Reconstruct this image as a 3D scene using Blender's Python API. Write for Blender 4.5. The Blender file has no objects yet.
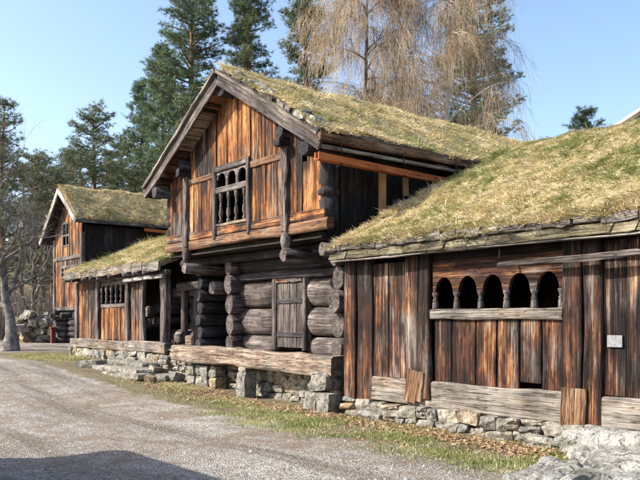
import bpy, math, random
import numpy as np
from mathutils import Vector, Matrix, noise

R = random.Random(7)
NR = np.random.default_rng(11)
scn = bpy.context.scene
col = scn.collection

# ------------------------------------------------------------------ camera, sky, sun, exposure
YAW = math.radians(38.9)
SF, CF = math.sin(YAW), math.cos(YAW)
FPX, HOR, EYE = 740.0, 320.0, 1.6
cam_d = bpy.data.cameras.new('camera'); cam = bpy.data.objects.new('camera', cam_d); col.objects.link(cam)
cam.location = (0, 0, EYE); cam.rotation_euler = (math.radians(90), 0, -YAW)
cam_d.sensor_width = 36.0; cam_d.lens = FPX / 640 * 36.0; cam_d.shift_y = (HOR - 240) / 640
cam_d.clip_start = 0.1; cam_d.clip_end = 3000
scn.camera = cam

SUN_EL, SUN_AZ = math.radians(36), math.radians(-55)      # azimuth measured from +Y towards +X
world = bpy.data.worlds.new('World'); scn.world = world; world.use_nodes = True
wn = world.node_tree; wn.nodes.clear()
sky = wn.nodes.new('ShaderNodeTexSky'); sky.sky_type = 'NISHITA'; sky.sun_disc = False
sky.sun_elevation = SUN_EL; sky.sun_rotation = SUN_AZ
sky.altitude = 100; sky.air_density = 1.0; sky.dust_density = 2.0; sky.ozone_density = 1.6
bg = wn.nodes.new('ShaderNodeBackground'); bg.inputs['Strength'].default_value = 0.15
wo = wn.nodes.new('ShaderNodeOutputWorld')
wn.links.new(sky.outputs[0], bg.inputs[0]); wn.links.new(bg.outputs[0], wo.inputs[0])
sd = bpy.data.lights.new('sun', 'SUN'); sd.energy = 4.2; sd.angle = math.radians(0.5); sd.color = (1.0, 0.93, 0.82)
sun = bpy.data.objects.new('sun', sd); col.objects.link(sun)
sv = Vector((math.sin(SUN_AZ) * math.cos(SUN_EL), math.cos(SUN_AZ) * math.cos(SUN_EL), math.sin(SUN_EL)))
sun.rotation_euler = sv.to_track_quat('Z', 'Y').to_euler(); sun.location = sv * 60
scn.view_settings.view_transform = 'Standard'; scn.view_settings.look = 'None'
scn.view_settings.exposure = 1.05; scn.view_settings.gamma = 1.0
scn.view_settings.use_curve_mapping = False
scn.render.engine = 'CYCLES'
scn.cycles.max_bounces = 6; scn.cycles.diffuse_bounces = 3; scn.cycles.transparent_max_bounces = 6
scn.cycles.caustics_reflective = False; scn.cycles.caustics_refractive = False

# measured layout helpers: position along the street (Y) and height for a facade standing at distance X
def Yp(px, X):
    u = (px - 320) / FPX
    return X * (CF - u * SF) / (SF + u * CF)
def Zp(px, py, X):
    u = (px - 320) / FPX
    return EYE + (HOR - py) / FPX * X / (SF + u * CF)
def spot(px, d):
    u = (px - 320) / FPX
    return d * (SF + u * CF), d * (CF - u * SF)

def sm(x, a, b):
    t = max(0.0, min(1.0, (x - a) / (b - a))); return t * t * (3 - 2 * t)
def ground_z(x, y):
    z = .12 * sm(y, 11, 15) + .36 * sm(y, 14, 21) + .1 * sm(y, 21, 32)
    s = x * SF + y * CF
    z += 13.0 * sm(s, 42, 120)
    z += 7.0 * math.exp(-((x - 43) ** 2 + (y - 23) ** 2) / 180.0)
    z += .03 * noise.noise(Vector((x * .35, y * .35, 0))) + .012 * noise.noise(Vector((x * 1.5, y * 1.5, 3)))
    return z

# ------------------------------------------------------------------ materials
def nmat(name):
    m = bpy.data.materials.new(name); m.use_nodes = True
    nt = m.node_tree; nt.nodes.clear()
    out = nt.nodes.new('ShaderNodeOutputMaterial'); b = nt.nodes.new('ShaderNodeBsdfPrincipled')
    nt.links.new(b.outputs[0], out.inputs[0])
    b.inputs['Specular IOR Level'].default_value = .25
    return m, nt, b, out
def nd(nt, t, **k):
    n = nt.nodes.new(t)
    for a, v in k.items(): setattr(n, a, v)
    return n
def noi(nt, vec, scale, detail=4, rough=.55):
    n = nd(nt, 'ShaderNodeTexNoise'); n.inputs['Scale'].default_value = scale
    n.inputs['Detail'].default_value = detail; n.inputs['Roughness'].default_value = rough
    nt.links.new(vec, n.inputs['Vector']); return n.outputs['Fac']
def mth(nt, op, a, b=None):
    n = nd(nt, 'ShaderNodeMath', operation=op)
    for i, v in enumerate((a, b)):
        if v is None: continue
        if isinstance(v, (int, float)): n.inputs[i].default_value = v
        else: nt.links.new(v, n.inputs[i])
    return n.outputs[0]
def ramp(nt, fac, stops):
    n = nd(nt, 'ShaderNodeValToRGB'); e = n.color_ramp.elements
    while len(e) < len(stops): e.new(.5)
    for i, (p, c) in enumerate(stops):
        e[i].position = p; e[i].color = (c if len(c) == 4 else (*c, 1))
    nt.links.new(fac, n.inputs[0]); return n.outputs[0]
def mixc(nt, fac, a, b, mode='MIX'):
    n = nd(nt, 'ShaderNodeMix', data_type='RGBA', blend_type=mode)
    for i, v in ((0, fac), (6, a), (7, b)):
        if isinstance(v, (int, float)): n.inputs[i].default_value = v
        elif isinstance(v, tuple): n.inputs[i].default_value = (*v, 1)
        else: nt.links.new(v, n.inputs[i])
    return n.outputs[2]
def mapv(nt, vec, sc, rot=None):
    n = nd(nt, 'ShaderNodeMapping'); n.inputs['Scale'].default_value = sc
    nt.links.new(vec, n.inputs[0]); return n.outputs[0]
def bump(nt, b, h, strength, dist):
    n = nd(nt, 'ShaderNodeBump'); n.inputs['Strength'].default_value = strength; n.inputs['Distance'].default_value = dist
    nt.links.new(h, n.inputs['Height']); nt.links.new(n.outputs[0], b.inputs['Normal'])

def wood(name, A, B=None, var=.15, weather=.5, tar=0., crack=.85, bmp=1.0, patchy=.6, edge=0., contrast=1.0, rough=.82):
    """weathered timber: grain along the piece's own length (local X). A = sound wood ramp, B = bleached ramp, tar = share of black streaks"""
    m, nt, b, _ = nmat(name)
    tc = nd(nt, 'ShaderNodeTexCoord'); oi = nd(nt, 'ShaderNodeObjectInfo'); ge = nd(nt, 'ShaderNodeNewGeometry').outputs['Position']
    off = nd(nt, 'ShaderNodeVectorMath', operation='SCALE'); off.inputs[0].default_value = (31, 57, 83)
    nt.links.new(oi.outputs['Random'], off.inputs['Scale'])
    ad = nd(nt, 'ShaderNodeVectorMath', operation='ADD')
    nt.links.new(tc.outputs['Object'], ad.inputs[0]); nt.links.new(off.outputs[0], ad.inputs[1])
    v = ad.outputs[0]
    def shifted(k):
        n = nd(nt, 'ShaderNodeVectorMath', operation='ADD'); n.inputs[1].default_value = (k, k * 1.7, k * .6); nt.links.new(v, n.inputs[0]); return n.outputs[0]
    c05 = lambda x: mth(nt, 'SUBTRACT', x, .5)
    streak = noi(nt, mapv(nt, v, (.45, 46, 46)), 1, 9, .8)
    med = noi(nt, mapv(nt, v, (1.6, 9, 9)), 1, 6, .65)
    fine = noi(nt, mapv(nt, v, (1.6, 130, 130)), 1, 4, .7)
    blot = noi(nt, mapv(nt, ge, (1.5, 1.5, .8)), 1.2, 6, .65)
    tone = mth(nt, 'ADD', mth(nt, 'MULTIPLY', c05(streak), 1.5 * contrast), mth(nt, 'MULTIPLY', c05(med), 1.3 * contrast))
    tone = mth(nt, 'ADD', tone, mth(nt, 'MULTIPLY', c05(blot), patchy * 1.6))
    tone = mth(nt, 'ADD', mth(nt, 'ADD', tone, .5), mth(nt, 'MULTIPLY', c05(oi.outputs['Random']), var))
    if edge:                                                  # old tar left along the board edges
        sg = nd(nt, 'ShaderNodeSeparateXYZ'); nt.links.new(tc.outputs['Generated'], sg.inputs[0])
        ed = mth(nt, 'POWER', mth(nt, 'MULTIPLY', mth(nt, 'ABSOLUTE', c05(sg.outputs[1])), 2.0), 2.5)
        tone = mth(nt, 'SUBTRACT', tone, mth(nt, 'MULTIPLY', mth(nt, 'SUBTRACT', mth(nt, 'MULTIPLY', ed, mth(nt, 'MULTIPLY', med, 2.0)), .25), edge))
    c = ramp(nt, tone, A)
    if B:
        w = mth(nt, 'ADD', noi(nt, mapv(nt, shifted(9), (.9, 7, 7)), 1, 6, .7), mth(nt, 'MULTIPLY', c05(noi(nt, ge, .8, 4, .6)), 1.1))
        w = mth(nt, 'ADD', w, mth(nt, 'MULTIPLY', c05(fine), .5))
        c = mixc(nt, ramp(nt, w, [(1.03 - weather, (0, 0, 0)), (1.22 - weather, (.9, .9, .9))]), c, ramp(nt, tone, B))
    if tar:
        q = mth(nt, 'ADD', noi(nt, mapv(nt, shifted(23), (.55, 13, 13)), 1, 6, .7), mth(nt, 'MULTIPLY', c05(noi(nt, mapv(nt, ge, (1, 1, .6)), 1.0, 3, .5)), .9))
        c = mixc(nt, ramp(nt, q, [(1.0 - tar, (0, 0, 0)), (1.12 - tar, (.93, .93, .93))]), c, (.014, .011, .010))
    c = mixc(nt, 1.0, c, ramp(nt, fine, [(.34, (1 - crack,) * 3), (.47, (1, 1, 1)), (.8, (1.25, 1.25, 1.25))]), 'MULTIPLY')
    ck = mth(nt, 'ABSOLUTE', c05(noi(nt, mapv(nt, shifted(41), (.8, 17, 17)), 1, 3, .5)))       # drying checks
    chk = ramp(nt, ck, [(.006, (.12, .1, .09)), (.02, (1, 1, 1))])
    c = mixc(nt, crack, c, chk, 'MULTIPLY')
    fl = noi(nt, mapv(nt, shifted(57), (30, 90, 90)), 1, 4, .7)                                  # flecks and worm holes
    c = mixc(nt, crack, c, ramp(nt, fl, [(.3, (.35, .32, .3)), (.42, (1, 1, 1)), (.62, (1, 1, 1)), (.74, (1.6, 1.55, 1.5))]), 'MULTIPLY')
    vo = nd(nt, 'ShaderNodeTexVoronoi'); vo.inputs['Scale'].default_value = 1
    nt.links.new(mapv(nt, v, (2.6, 8, 8)), vo.inputs['Vector'])
    c = mixc(nt, .85, c, ramp(nt, vo.outputs['Distance'], [(.06, (.16, .11, .09)), (.12, (1, 1, 1))]), 'MULTIPLY')
    nt.links.new(c, b.inputs['Base Color']); b.inputs['Roughness'].default_value = rough
    bump(nt, b, mth(nt, 'ADD', mth(nt, 'ADD', mth(nt, 'MULTIPLY', streak, .6), mth(nt, 'MULTIPLY', mth(nt, 'MINIMUM', ck, .03), 12.0)), mth(nt, 'MULTIPLY', fine, .4)), bmp, .022)
    return m
M = {}
OR = [(.08, (.02, .011, .008)), (.28, (.07, .026, .013)), (.47, (.22, .08, .026)), (.65, (.42, .175, .055)), (.82, (.6, .31, .115)), (.95, (.62, .4, .19))]
GY = [(.1, (.045, .036, .03)), (.35, (.14, .12, .102)), (.6, (.265, .235, .2)), (.85, (.45, .405, .35))]
BR = [(.14, (.012, .008, .007)), (.36, (.034, .017, .012)), (.54, (.085, .034, .02)), (.7, (.21, .082, .034)), (.85, (.40, .2, .085)), (.96, (.5, .33, .18))]
GD = [(.1, (.028, .022, .02)), (.4, (.1, .083, .073)), (.65, (.22, .19, .165)), (.9, (.38, .34, .3))]
M['orange'] = wood('sun_burnt_pine', OR, GD, .12, weather=.48, tar=.475, edge=.14, patchy=.9)
M['brown'] = wood('dark_tarred_plank', BR, GD, .12, weather=.56, tar=.5, edge=.22, contrast=1.15, patchy=.9)
M['frieze'] = wood('reddish_frieze_board', BR, GD, .1, weather=.38, tar=.36, patchy=.4)
M['dark'] = wood('shade_dark_plank', [(.15, (.008, .007, .006)), (.5, (.022, .016, .013)), (.85, (.065, .05, .04))], None, .2)  # near-black plank, paints shade into inner walls and walls facing off the sun
M['grey'] = wood('silver_grey_timber', GY, [(.1, (.06, .035, .02)), (.5, (.22, .145, .08)), (.85, (.46, .35, .23))], .12, weather=.5, tar=.36)
M['log'] = wood('grey_brown_log', [(.1, (.022, .018, .017)), (.36, (.075, .06, .055)), (.6, (.17, .14, .127)), (.88, (.33, .285, .26))], GD, .12, weather=.45, tar=.34)
M['logdark'] = wood('dark_shaded_log', [(.12, (.008, .008, .009)), (.4, (.027, .025, .027)), (.65, (.065, .06, .062)), (.9, (.125, .115, .11))], None, .12)  # dark log tone; also paints jetty shade into the upper courses and recess
M['beam'] = wood('hewn_beam', [(.1, (.05, .032, .022)), (.34, (.2, .135, .095)), (.58, (.38, .29, .215)), (.85, (.55, .465, .37))], GY, .1, weather=.5, tar=.27)
M['patch'] = wood('newer_repair_board', [(.12, (.045, .024, .015)), (.4, (.16, .08, .042)), (.7, (.31, .18, .1)), (.92, (.42, .31, .22))], GD, .14, weather=.42, tar=.3)
M['red'] = wood('red_stained_wood', [(.15, (.19, .05, .018)), (.5, (.39, .105, .03)), (.85, (.52, .18, .065))], None, .1, crack=.6, bmp=.4, patchy=.4, contrast=1.0)
M['new'] = wood('new_pale_wood', [(.15, (.30, .13, .05)), (.5, (.46, .23, .09)), (.85, (.55, .32, .15))], None, .12, crack=.3, bmp=.3, patchy=.2, contrast=.6)
M['pale'] = wood('pale_bargeboard', [(.12, (.14, .125, .11)), (.45, (.33, .3, .275)), (.8, (.55, .51, .47))], None, .15)
M['moss'] = wood('mossy_eave_board', [(.12, (.04, .034, .022)), (.4, (.125, .105, .06)), (.62, (.245, .21, .125)), (.9, (.4, .35, .24))], GY, .2, weather=.4, tar=.3)
M['bark'] = wood('grey_bark_slab', GD, GY, .3, weather=.5, tar=.3)

def stone_mat(name, hues):
    m, nt, b, _ = nmat(name)
    tc = nd(nt, 'ShaderNodeTexCoord'); oi = nd(nt, 'ShaderNodeObjectInfo')
    off = nd(nt, 'ShaderNodeVectorMath', operation='SCALE'); off.inputs[0].default_value = (31, 57, 83)
    nt.links.new(oi.outputs['Random'], off.inputs['Scale'])
    ad = nd(nt, 'ShaderNodeVectorMath', operation='ADD')
    nt.links.new(tc.outputs['Object'], ad.inputs[0]); nt.links.new(off.outputs[0], ad.inputs[1]); v = ad.outputs[0]
    base = ramp(nt, oi.outputs['Random'], hues)
    v = nd(nt, 'ShaderNodeNewGeometry').outputs['Position']
    n1 = noi(nt, v, 5, 7, .7); n2 = noi(nt, v, 32, 5, .65); n3 = noi(nt, mapv(nt, v, (1, 1, 1.6)), 2.2, 3, .5)
    c = mixc(nt, 1.0, base, ramp(nt, n1, [(.32, (.4, .38, .35)), (.5, (1, 1, 1)), (.68, (1.45, 1.43, 1.36))]), 'MULTIPLY')
    c = mixc(nt, 1.0, c, ramp(nt, n2, [(.32, (.45, .45, .45)), (.55, (1.12, 1.12, 1.12))]), 'MULTIPLY')
    n4 = noi(nt, v, 11, 5, .7)
    c = mixc(nt, ramp(nt, n4, [(.6, (0, 0, 0)), (.66, (.8, .8, .8))]), c, (.46, .46, .41))       # pale lichen
    c = mixc(nt, ramp(nt, mth(nt, 'ADD', n3, mth(nt, 'MULTIPLY', mth(nt, 'SUBTRACT', n2, .5), .5)), [(.6, (0, 0, 0)), (.68, (.7, .7, .7))]), c, (.13, .135, .085))
    ck = mth(nt, 'ABSOLUTE', mth(nt, 'SUBTRACT', noi(nt, v, 3.1, 5, .6), .5))
    c = mixc(nt, .85, c, ramp(nt, ck, [(.004, (.2, .19, .17)), (.018, (1, 1, 1))]), 'MULTIPLY')
    nt.links.new(c, b.inputs['Base Color']); b.inputs['Roughness'].default_value = .9
    bump(nt, b, mth(nt, 'ADD', n1, mth(nt, 'MULTIPLY', n2, .6)), .8, .03)
    return m
M['stone'] = stone_mat('fieldstone', [(0, (.17, .165, .15)), (.2, (.30, .27, .225)), (.4, (.19, .195, .18)), (.55, (.36, .26, .145)), (.7, (.23, .22, .2)), (.85, (.38, .345, .28)), (1, (.2, .195, .175))])
M['slab'] = stone_mat('grey_slab_stone', [(0, (.25, .245, .225)), (1, (.33, .32, .295))])

def col_mat(name, trans=.3, rough=.75, attr='Col'):
    m, nt, b, out = nmat(name)
    a = nd(nt, 'ShaderNodeAttribute', attribute_name=attr)
    nt.links.new(a.outputs['Color'], b.inputs['Base Color']); b.inputs['Roughness'].default_value = rough
    if trans:
        t = nd(nt, 'ShaderNodeBsdfTranslucent'); nt.links.new(a.outputs['Color'], t.inputs[0])
        mx = nd(nt, 'ShaderNodeMixShader'); mx.inputs[0].default_value = trans
        nt.links.new(b.outputs[0], mx.inputs[1]); nt.links.new(t.outputs[0], mx.inputs[2]); nt.links.new(mx.outputs[0], out.inputs[0])
    return m
M['blade'] = col_mat('grass_blades', .3)
M['leaf'] = col_mat('fallen_leaves', .15)
M['needle'] = col_mat('pine_needles', .2, .6)
M['pebble'] = col_mat('gravel_pebbles', 0, .9)

def simple_noise(name, stops, scale, rough=.9, bmp=.6, dist=.03, detail=6):
    m, nt, b, _ = nmat(name)
    tc = nd(nt, 'ShaderNodeTexCoord'); n = noi(nt, tc.outputs['Object'], scale, detail, .6)
    nt.links.new(ramp(nt, n, stops), b.inputs['Base Color']); b.inputs['Roughness'].default_value = rough
    bump(nt, b, noi(nt, tc.outputs['Object'], scale * 4, 4, .6), bmp, dist); return m
M['turf'] = simple_noise('matted_turf', [(.3, (.09, .065, .033)), (.45, (.24, .18, .09)), (.55, (.35, .27, .14)), (.7, (.14, .15, .05))], 6)
M['earth'] = simple_noise('dark_joint_earth', [(.3, (.035, .03, .025)), (.7, (.11, .09, .07))], 6)
M['pinebark'] = simple_noise('pine_bark', [(.3, (.07, .045, .035)), (.5, (.2, .115, .075)), (.7, (.32, .2, .13))], 3)
M['greybark'] = simple_noise('grey_bark', [(.3, (.06, .052, .045)), (.5, (.17, .15, .13)), (.7, (.33, .3, .27))], 6)
M['birchbark'] = simple_noise('birch_bark', [(.3, (.05, .045, .045)), (.42, (.45, .42, .39)), (.7, (.68, .65, .61))], 2.2)
M['twig'] = simple_noise('tan_birch_twigs', [(.3, (.17, .12, .075)), (.5, (.35, .265, .175)), (.7, (.48, .385, .265))], .8, bmp=0)
M['thick'] = simple_noise('grey_twigs', [(.3, (.09, .075, .06)), (.7, (.24, .2, .165))], .8, bmp=0)
M['iron'] = simple_noise('black_iron', [(.3, (.015, .014, .013)), (.7, (.04, .035, .03))], 12, .6)
M['sign'] = simple_noise('pale_plaque', [(.3, (.15, .15, .155)), (.6, (.27, .27, .275))], 30, .6, .1)
M['white'] = simple_noise('white_painted_boards', [(.3, (.68, .67, .64)), (.7, (.78, .77, .75))], 3, .7, .1)
M['tiles'] = simple_noise('pale_roof', [(.3, (.36, .32, .3)), (.7, (.48, .44, .41))], 5)
M['redpost'] = simple_noise('faded_red_paint', [(.3, (.10, .03, .02)), (.7, (.2, .06, .04))], 6)

def ground_material():
    m, nt, b, _ = nmat('gravel_ground')
    tc = nd(nt, 'ShaderNodeTexCoord'); v = tc.outputs['Object']
    vo = nd(nt, 'ShaderNodeTexVoronoi'); vo.inputs['Scale'].default_value = 66; nt.links.new(v, vo.inputs['Vector'])
    vo2 = nd(nt, 'ShaderNodeTexVoronoi'); vo2.inputs['Scale'].default_value = 17; nt.links.new(v, vo2.inputs['Vector'])
    sep = nd(nt, 'ShaderNodeSeparateColor'); nt.links.new(vo.outputs['Color'], sep.inputs[0])
    g = ramp(nt, sep.outputs[0], [(0, (.12, .113, .103)), (.35, (.27, .256, .236)), (.75, (.40, .38, .352)), (1, (.6, .575, .535))])
    n1 = noi(nt, v, .55, 5, .6); n2 = noi(nt, v, 2.6, 5, .65); n3 = noi(nt, v, 14, 4, .6)
    g = mixc(nt, 1.0, g, ramp(nt, n3, [(.3, (.62, .6, .58)), (.6, (1.12, 1.12, 1.12))]), 'MULTIPLY')
    tr = noi(nt, mapv(nt, v, (1.5, .13, 1)), 1, 4, .6)        # wheel tracks along the road
    g = mixc(nt, 1.0, g, ramp(nt, tr, [(.36, (.56, .5, .43)), (.5, (1, .97, .93)), (.64, (1.28, 1.27, 1.24))]), 'MULTIPLY')
    dirt = ramp(nt, n3, [(.3, (.12, .085, .058)), (.7, (.29, .215, .155))])
    dfac = ramp(nt, mth(nt, 'ADD', mth(nt, 'MULTIPLY', n1, .35), mth(nt, 'ADD', mth(nt, 'MULTIPLY', n2, .35), mth(nt, 'MULTIPLY', tr, .3))), [(.47, (0, 0, 0)), (.57, (.85, .85, .85))])
    c = mixc(nt, dfac, g, dirt)
    # earth and old grass towards the building fronts and beyond the road (distance into the yard along world X / Y)
    at = nd(nt, 'ShaderNodeAttribute', attribute_name='verge')
    soil = ramp(nt, n2, [(.3, (.09, .065, .038)), (.5, (.19, .15, .09)), (.7, (.15, .15, .06))])
    vf = mth(nt, 'ADD', at.outputs['Fac'], mth(nt, 'MULTIPLY', mth(nt, 'SUBTRACT', n2, .5), 1.1))
    c = mixc(nt, ramp(nt, vf, [(.4, (0, 0, 0)), (.62, (1, 1, 1))]), c, soil)
    nt.links.new(c, b.inputs['Base Color']); b.inputs['Roughness'].default_value = .95
    h = mth(nt, 'ADD', mth(nt, 'MULTIPLY', vo.outputs['Distance'], -.8), mth(nt, 'MULTIPLY', n3, 1.0))
    bump(nt, b, h, .9, .025)
    return m
M['ground'] = ground_material()

# ------------------------------------------------------------------ object helpers
WM = {}
def link(o, parent, Mw):
    col.objects.link(o)
    if parent is not None:
        o.parent = parent; o.matrix_basis = WM[parent.name].inverted() @ Mw
    else: o.matrix_basis = Mw
    WM[o.name] = Mw; return o
def thing(name, label, cat, loc, group=None):
    o = bpy.data.objects.new(name, None); o.empty_display_size = .3
    link(o, None, Matrix.Translation(Vector(loc))); tag(o, label, cat, group); return o
def tag(o, label, cat, group=None, kind=None):
    if label: o['label'] = label
    if cat: o['category'] = cat
    if group: o['group'] = group
    if kind: o['kind'] = kind
    return o
def mobj(name, verts, faces, mat, parent=None, Mw=None, smooth=None):
    me = bpy.data.meshes.new(name); me.from_pydata([tuple(v) for v in verts], [], faces)
    me.materials.append(M[mat] if isinstance(mat, str) else mat)
    if smooth is not None:
        me.polygons.foreach_set('use_smooth', [bool(smooth(i) if callable(smooth) else smooth) for i in range(len(faces))])
    me.update()
    return link(bpy.data.objects.new(name, me), parent, Mw or Matrix.Identity(4))
def frame(a, b, side):
    a, b = Vector(a), Vector(b); ex = (b - a).normalized(); s = Vector(side)
    ey = (s - ex * s.dot(ex)).normalized(); ez = ex.cross(ey)
    Mw = Matrix.Identity(4)
    for i, e in enumerate((ex, ey, ez)):
        for r in range(3): Mw[r][i] = e[r]
    for r in range(3): Mw[r][3] = a[r]
    return Mw, (b - a).length
def ring_mesh(rings):
    k = len(rings[0]); V = [p for r in rings for p in r]; F = []
    for i in range(len(rings) - 1):
        for j in range(k):
            F.append((i * k + j, i * k + (j + 1) % k, (i + 1) * k + (j + 1) % k, (i + 1) * k + j))
    ns = len(F)
    F.append(tuple(range(k - 1, -1, -1))); F.append(tuple((len(rings) - 1) * k + j for j in range(k)))
    return V, F, ns
def beam(name, a, b, w, t, mat, parent, side=(0, 0, 1), n=3, ch=None, jit=.005, taper=1.0, bow=0., slant0=0., slant1=0.):
    """sawn or hewn board from a to b: w along `side`, t across; chamfered, slightly uneven"""
    Mw, L = frame(a, b, side); ch = min(w, t) * .18 if ch is None else ch
    rings = []
    for i in range(n + 1):
        f = i / n; ww = w * (1 + (taper - 1) * f) / 2; tt = t / 2; oy = bow * math.sin(math.pi * f) + R.uniform(-jit, jit)
        r = []
        for (y, z) in ((ww, tt - ch), (ww - ch, tt), (-ww + ch, tt), (-ww, tt - ch), (-ww, -tt + ch), (-ww + ch, -tt), (ww - ch, -tt), (ww, -tt + ch)):
            x = L * f + (slant0 * y if i == 0 else slant1 * y if i == n else 0)
            r.append((x + (R.uniform(-jit, jit) if i in (0, n) else 0), y + oy + R.uniform(-jit, jit), z + R.uniform(-jit, jit) * .6))
        rings.append(r)
    V, F, ns = ring_mesh(rings)
    return mobj(name, V, F, mat, parent, Mw)
def log(name, a, b, r0, r1, mat, parent, sides=12, n=4, jit=.012, flat=0., side=(0, 0, 1)):
    Mw, L = frame(a, b, side); rings = []
    ph = [R.uniform(-1, 1) * jit for _ in range(sides)]
    for i in range(n + 1):
        f = i / n; r = r0 + (r1 - r0) * f
        ring = []
        for j in range(sides):
            an = 2 * math.pi * j / sides; rr = r + ph[j] + R.uniform(-jit, jit) * .5
            ring.append((L * f + (R.uniform(-jit, jit) if i in (0, n) else 0), rr * math.cos(an), rr * math.sin(an) * (1 - flat)))
        rings.append(ring)
    V, F, ns = ring_mesh(rings)
    return mobj(name, V, F, mat, parent, Mw, smooth=lambda i: i < ns)
def turned(name, base, profile, mat, parent, sides=10, up=(0, 0, 1), sq=0):
    """lathe-turned member standing at base; profile = [(height, radius)]"""
    b = Vector(base); Mw, L = frame(b, b + Vector(up), (1, 0, 0) if abs(up[2]) > .5 else (0, 0, 1))
    rings = [[(h, r * math.cos(2 * math.pi * j / sides), r * math.sin(2 * math.pi * j / sides)) for j in range(sides)] for h, r in profile]
    V, F, ns = ring_mesh(rings)
    return mobj(name, V, F, mat, parent, Mw, smooth=lambda i: i < ns)
_stones = {}
def stone_mesh(k, mat):
    key = (k, mat)
    if key in _stones: return _stones[key]
    V = []; idx = {}; F = []; n = 3; sd = Vector((k * 3.7, k * 1.9, k * 5.1))
    def vid(p):
        if p not in idx:
            idx[p] = len(V); q = Vector(p) / n * 2 - Vector((1, 1, 1))       # cube -1..1
            s = q.normalized() * 1.18; q = q.lerp(s, .34) * .5
            q += noise.noise_vector(q * 1.3 + sd) * .13 + noise.noise_vector(q * 3.4 + sd) * .055
            V.append(q)
        return idx[p]
    for ax in range(3):
        for s_ in (0, n):
            for i in range(n):
                for j in range(n):
                    q = []
                    for (u, w) in ((i, j), (i + 1, j), (i + 1, j + 1), (i, j + 1)):
                        p = [0, 0, 0]; p[ax] = s_; p[(ax + 1) % 3] = u; p[(ax + 2) % 3] = w; q.append(vid(tuple(p)))
                    F.append(tuple(q if s_ else q[::-1]))
    me = bpy.data.meshes.new('stone'); me.from_pydata(V, [], F); me.materials.append(M[mat]); me.update()
    _stones[key] = me; return me
def stone(name, c, size, parent, mat='stone', rot=(0, 0, 0), k=None):
    me = stone_mesh(R.randrange(24) if k is None else k, mat)
    o = bpy.data.objects.new(name, me)
    Mw = Matrix.Translation(Vector(c)) @ Matrix.Rotation(rot[2], 4, 'Z') @ Matrix.Rotation(rot[1], 4, 'Y') @ Matrix.Rotation(rot[0], 4, 'X') @ Matrix.Diagonal((*size, 1))
    return link(o, parent, Mw)
def boxm(name, lo, hi, mat, parent):
    x0, y0, z0 = lo; x1, y1, z1 = hi
    V = [(x0, y0, z0), (x1, y0, z0), (x1, y1, z0), (x0, y1, z0), (x0, y0, z1), (x1, y0, z1), (x1, y1, z1), (x0, y1, z1)]
    F = [(0, 3, 2, 1), (4, 5, 6, 7), (0, 1, 5, 4), (1, 2, 6, 5), (2, 3, 7, 6), (3, 0, 4, 7)]
    o = Vector(lo); return mobj(name, [Vector(v) - o for v in V], F, mat, parent, Matrix.Translation(o))
def stone_wall(parent, X, y0, y1, zb, zt, hmin=.12, hmax=.24, wmin=.18, wmax=.55, depth=.35):
    """dry-laid fieldstones along the street, face at X; zb(y), zt(y) bottom and top"""
    core = mobj('foundation', [(X + .07, y0, -.3), (X + .07, y1, -.3), (X + .07, y1, zt(y1) - .02), (X + .07, y0, zt(y0) - .02),
                (X + .6, y0, -.3), (X + .6, y1, -.3), (X + .6, y1, zt(y1) - .02), (X + .6, y0, zt(y0) - .02)],
                [(0, 3, 2, 1), (4, 5, 6, 7), (3, 7, 6, 2), (0, 4, 7, 3), (1, 2, 6, 5)], 'earth', parent)
    zmin = min(zb(y0), zb(y1), zb((y0 + y1) / 2)) - .06; ztop = max(zt(y0), zt(y1)); z = zmin
    while z < ztop - .03:
        h = R.uniform(hmin, hmax)
        if ztop - z - h < hmin * .7: h = ztop - z
        y = y0 - R.uniform(0, .1)
        while y < y1 - .05:
            w = min(R.uniform(wmin, wmax) * (.75 + .5 * R.random()), y1 + .03 - y)
            if z + h > zb(y) - .05:
                two = R.random() < .22 and h > hmin * 1.25
                for (zz, hh) in (((z, h),) if not two else ((z, h * .55), (z + h * .55, h * .45))):
                    stone('stone', (X + depth / 2 + R.uniform(-.035, .035), y + w / 2, zz + hh / 2 + R.uniform(-.02, .02)), (depth * 1.15, w * R.uniform(.97, 1.06), hh * R.uniform(1.0, 1.12)), core,
                          rot=(R.uniform(-.13, .13), R.uniform(-.06, .06), R.uniform(-.07, .07)))
            y += w
        z += h
    return core

# grass blades -------------------------------------------------------------------------------
def blades(name, P, N, D, L, Wd, C, mat, parent=None, origin=(0, 0, 0)):
    """P base, N up (n,3), D lean direction (n,3), L length, Wd width, C colour"""
    n = len(P); d = N + D; d /= np.linalg.norm(d, axis=1, keepdims=True)
    sidev = np.cross(d, NR.normal(size=(n, 3))); sidev /= np.linalg.norm(sidev, axis=1, keepdims=True) + 1e-9
    dr = D * .45 + np.array([0, 0, -.18])
    p1 = P + d * (L * .5)[:, None]
    p2 = p1 + (d + dr) / np.linalg.norm(d + dr, axis=1, keepdims=True) * (L * .5)[:, None]
    s = sidev * (Wd * .5)[:, None]
    V = np.stack([P - s, P + s, p1 - s * .8, p1 + s * .8, p2], 1).reshape(-1, 3) - np.array(origin)
    base = (np.arange(n) * 5)[:, None]
    loops = (base + np.array([0, 1, 3, 2, 2, 3, 4])).ravel()
    return fastmesh(name, V, loops, np.tile([4, 3], n), np.repeat(C, 5, 0), mat, parent, origin)
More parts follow.
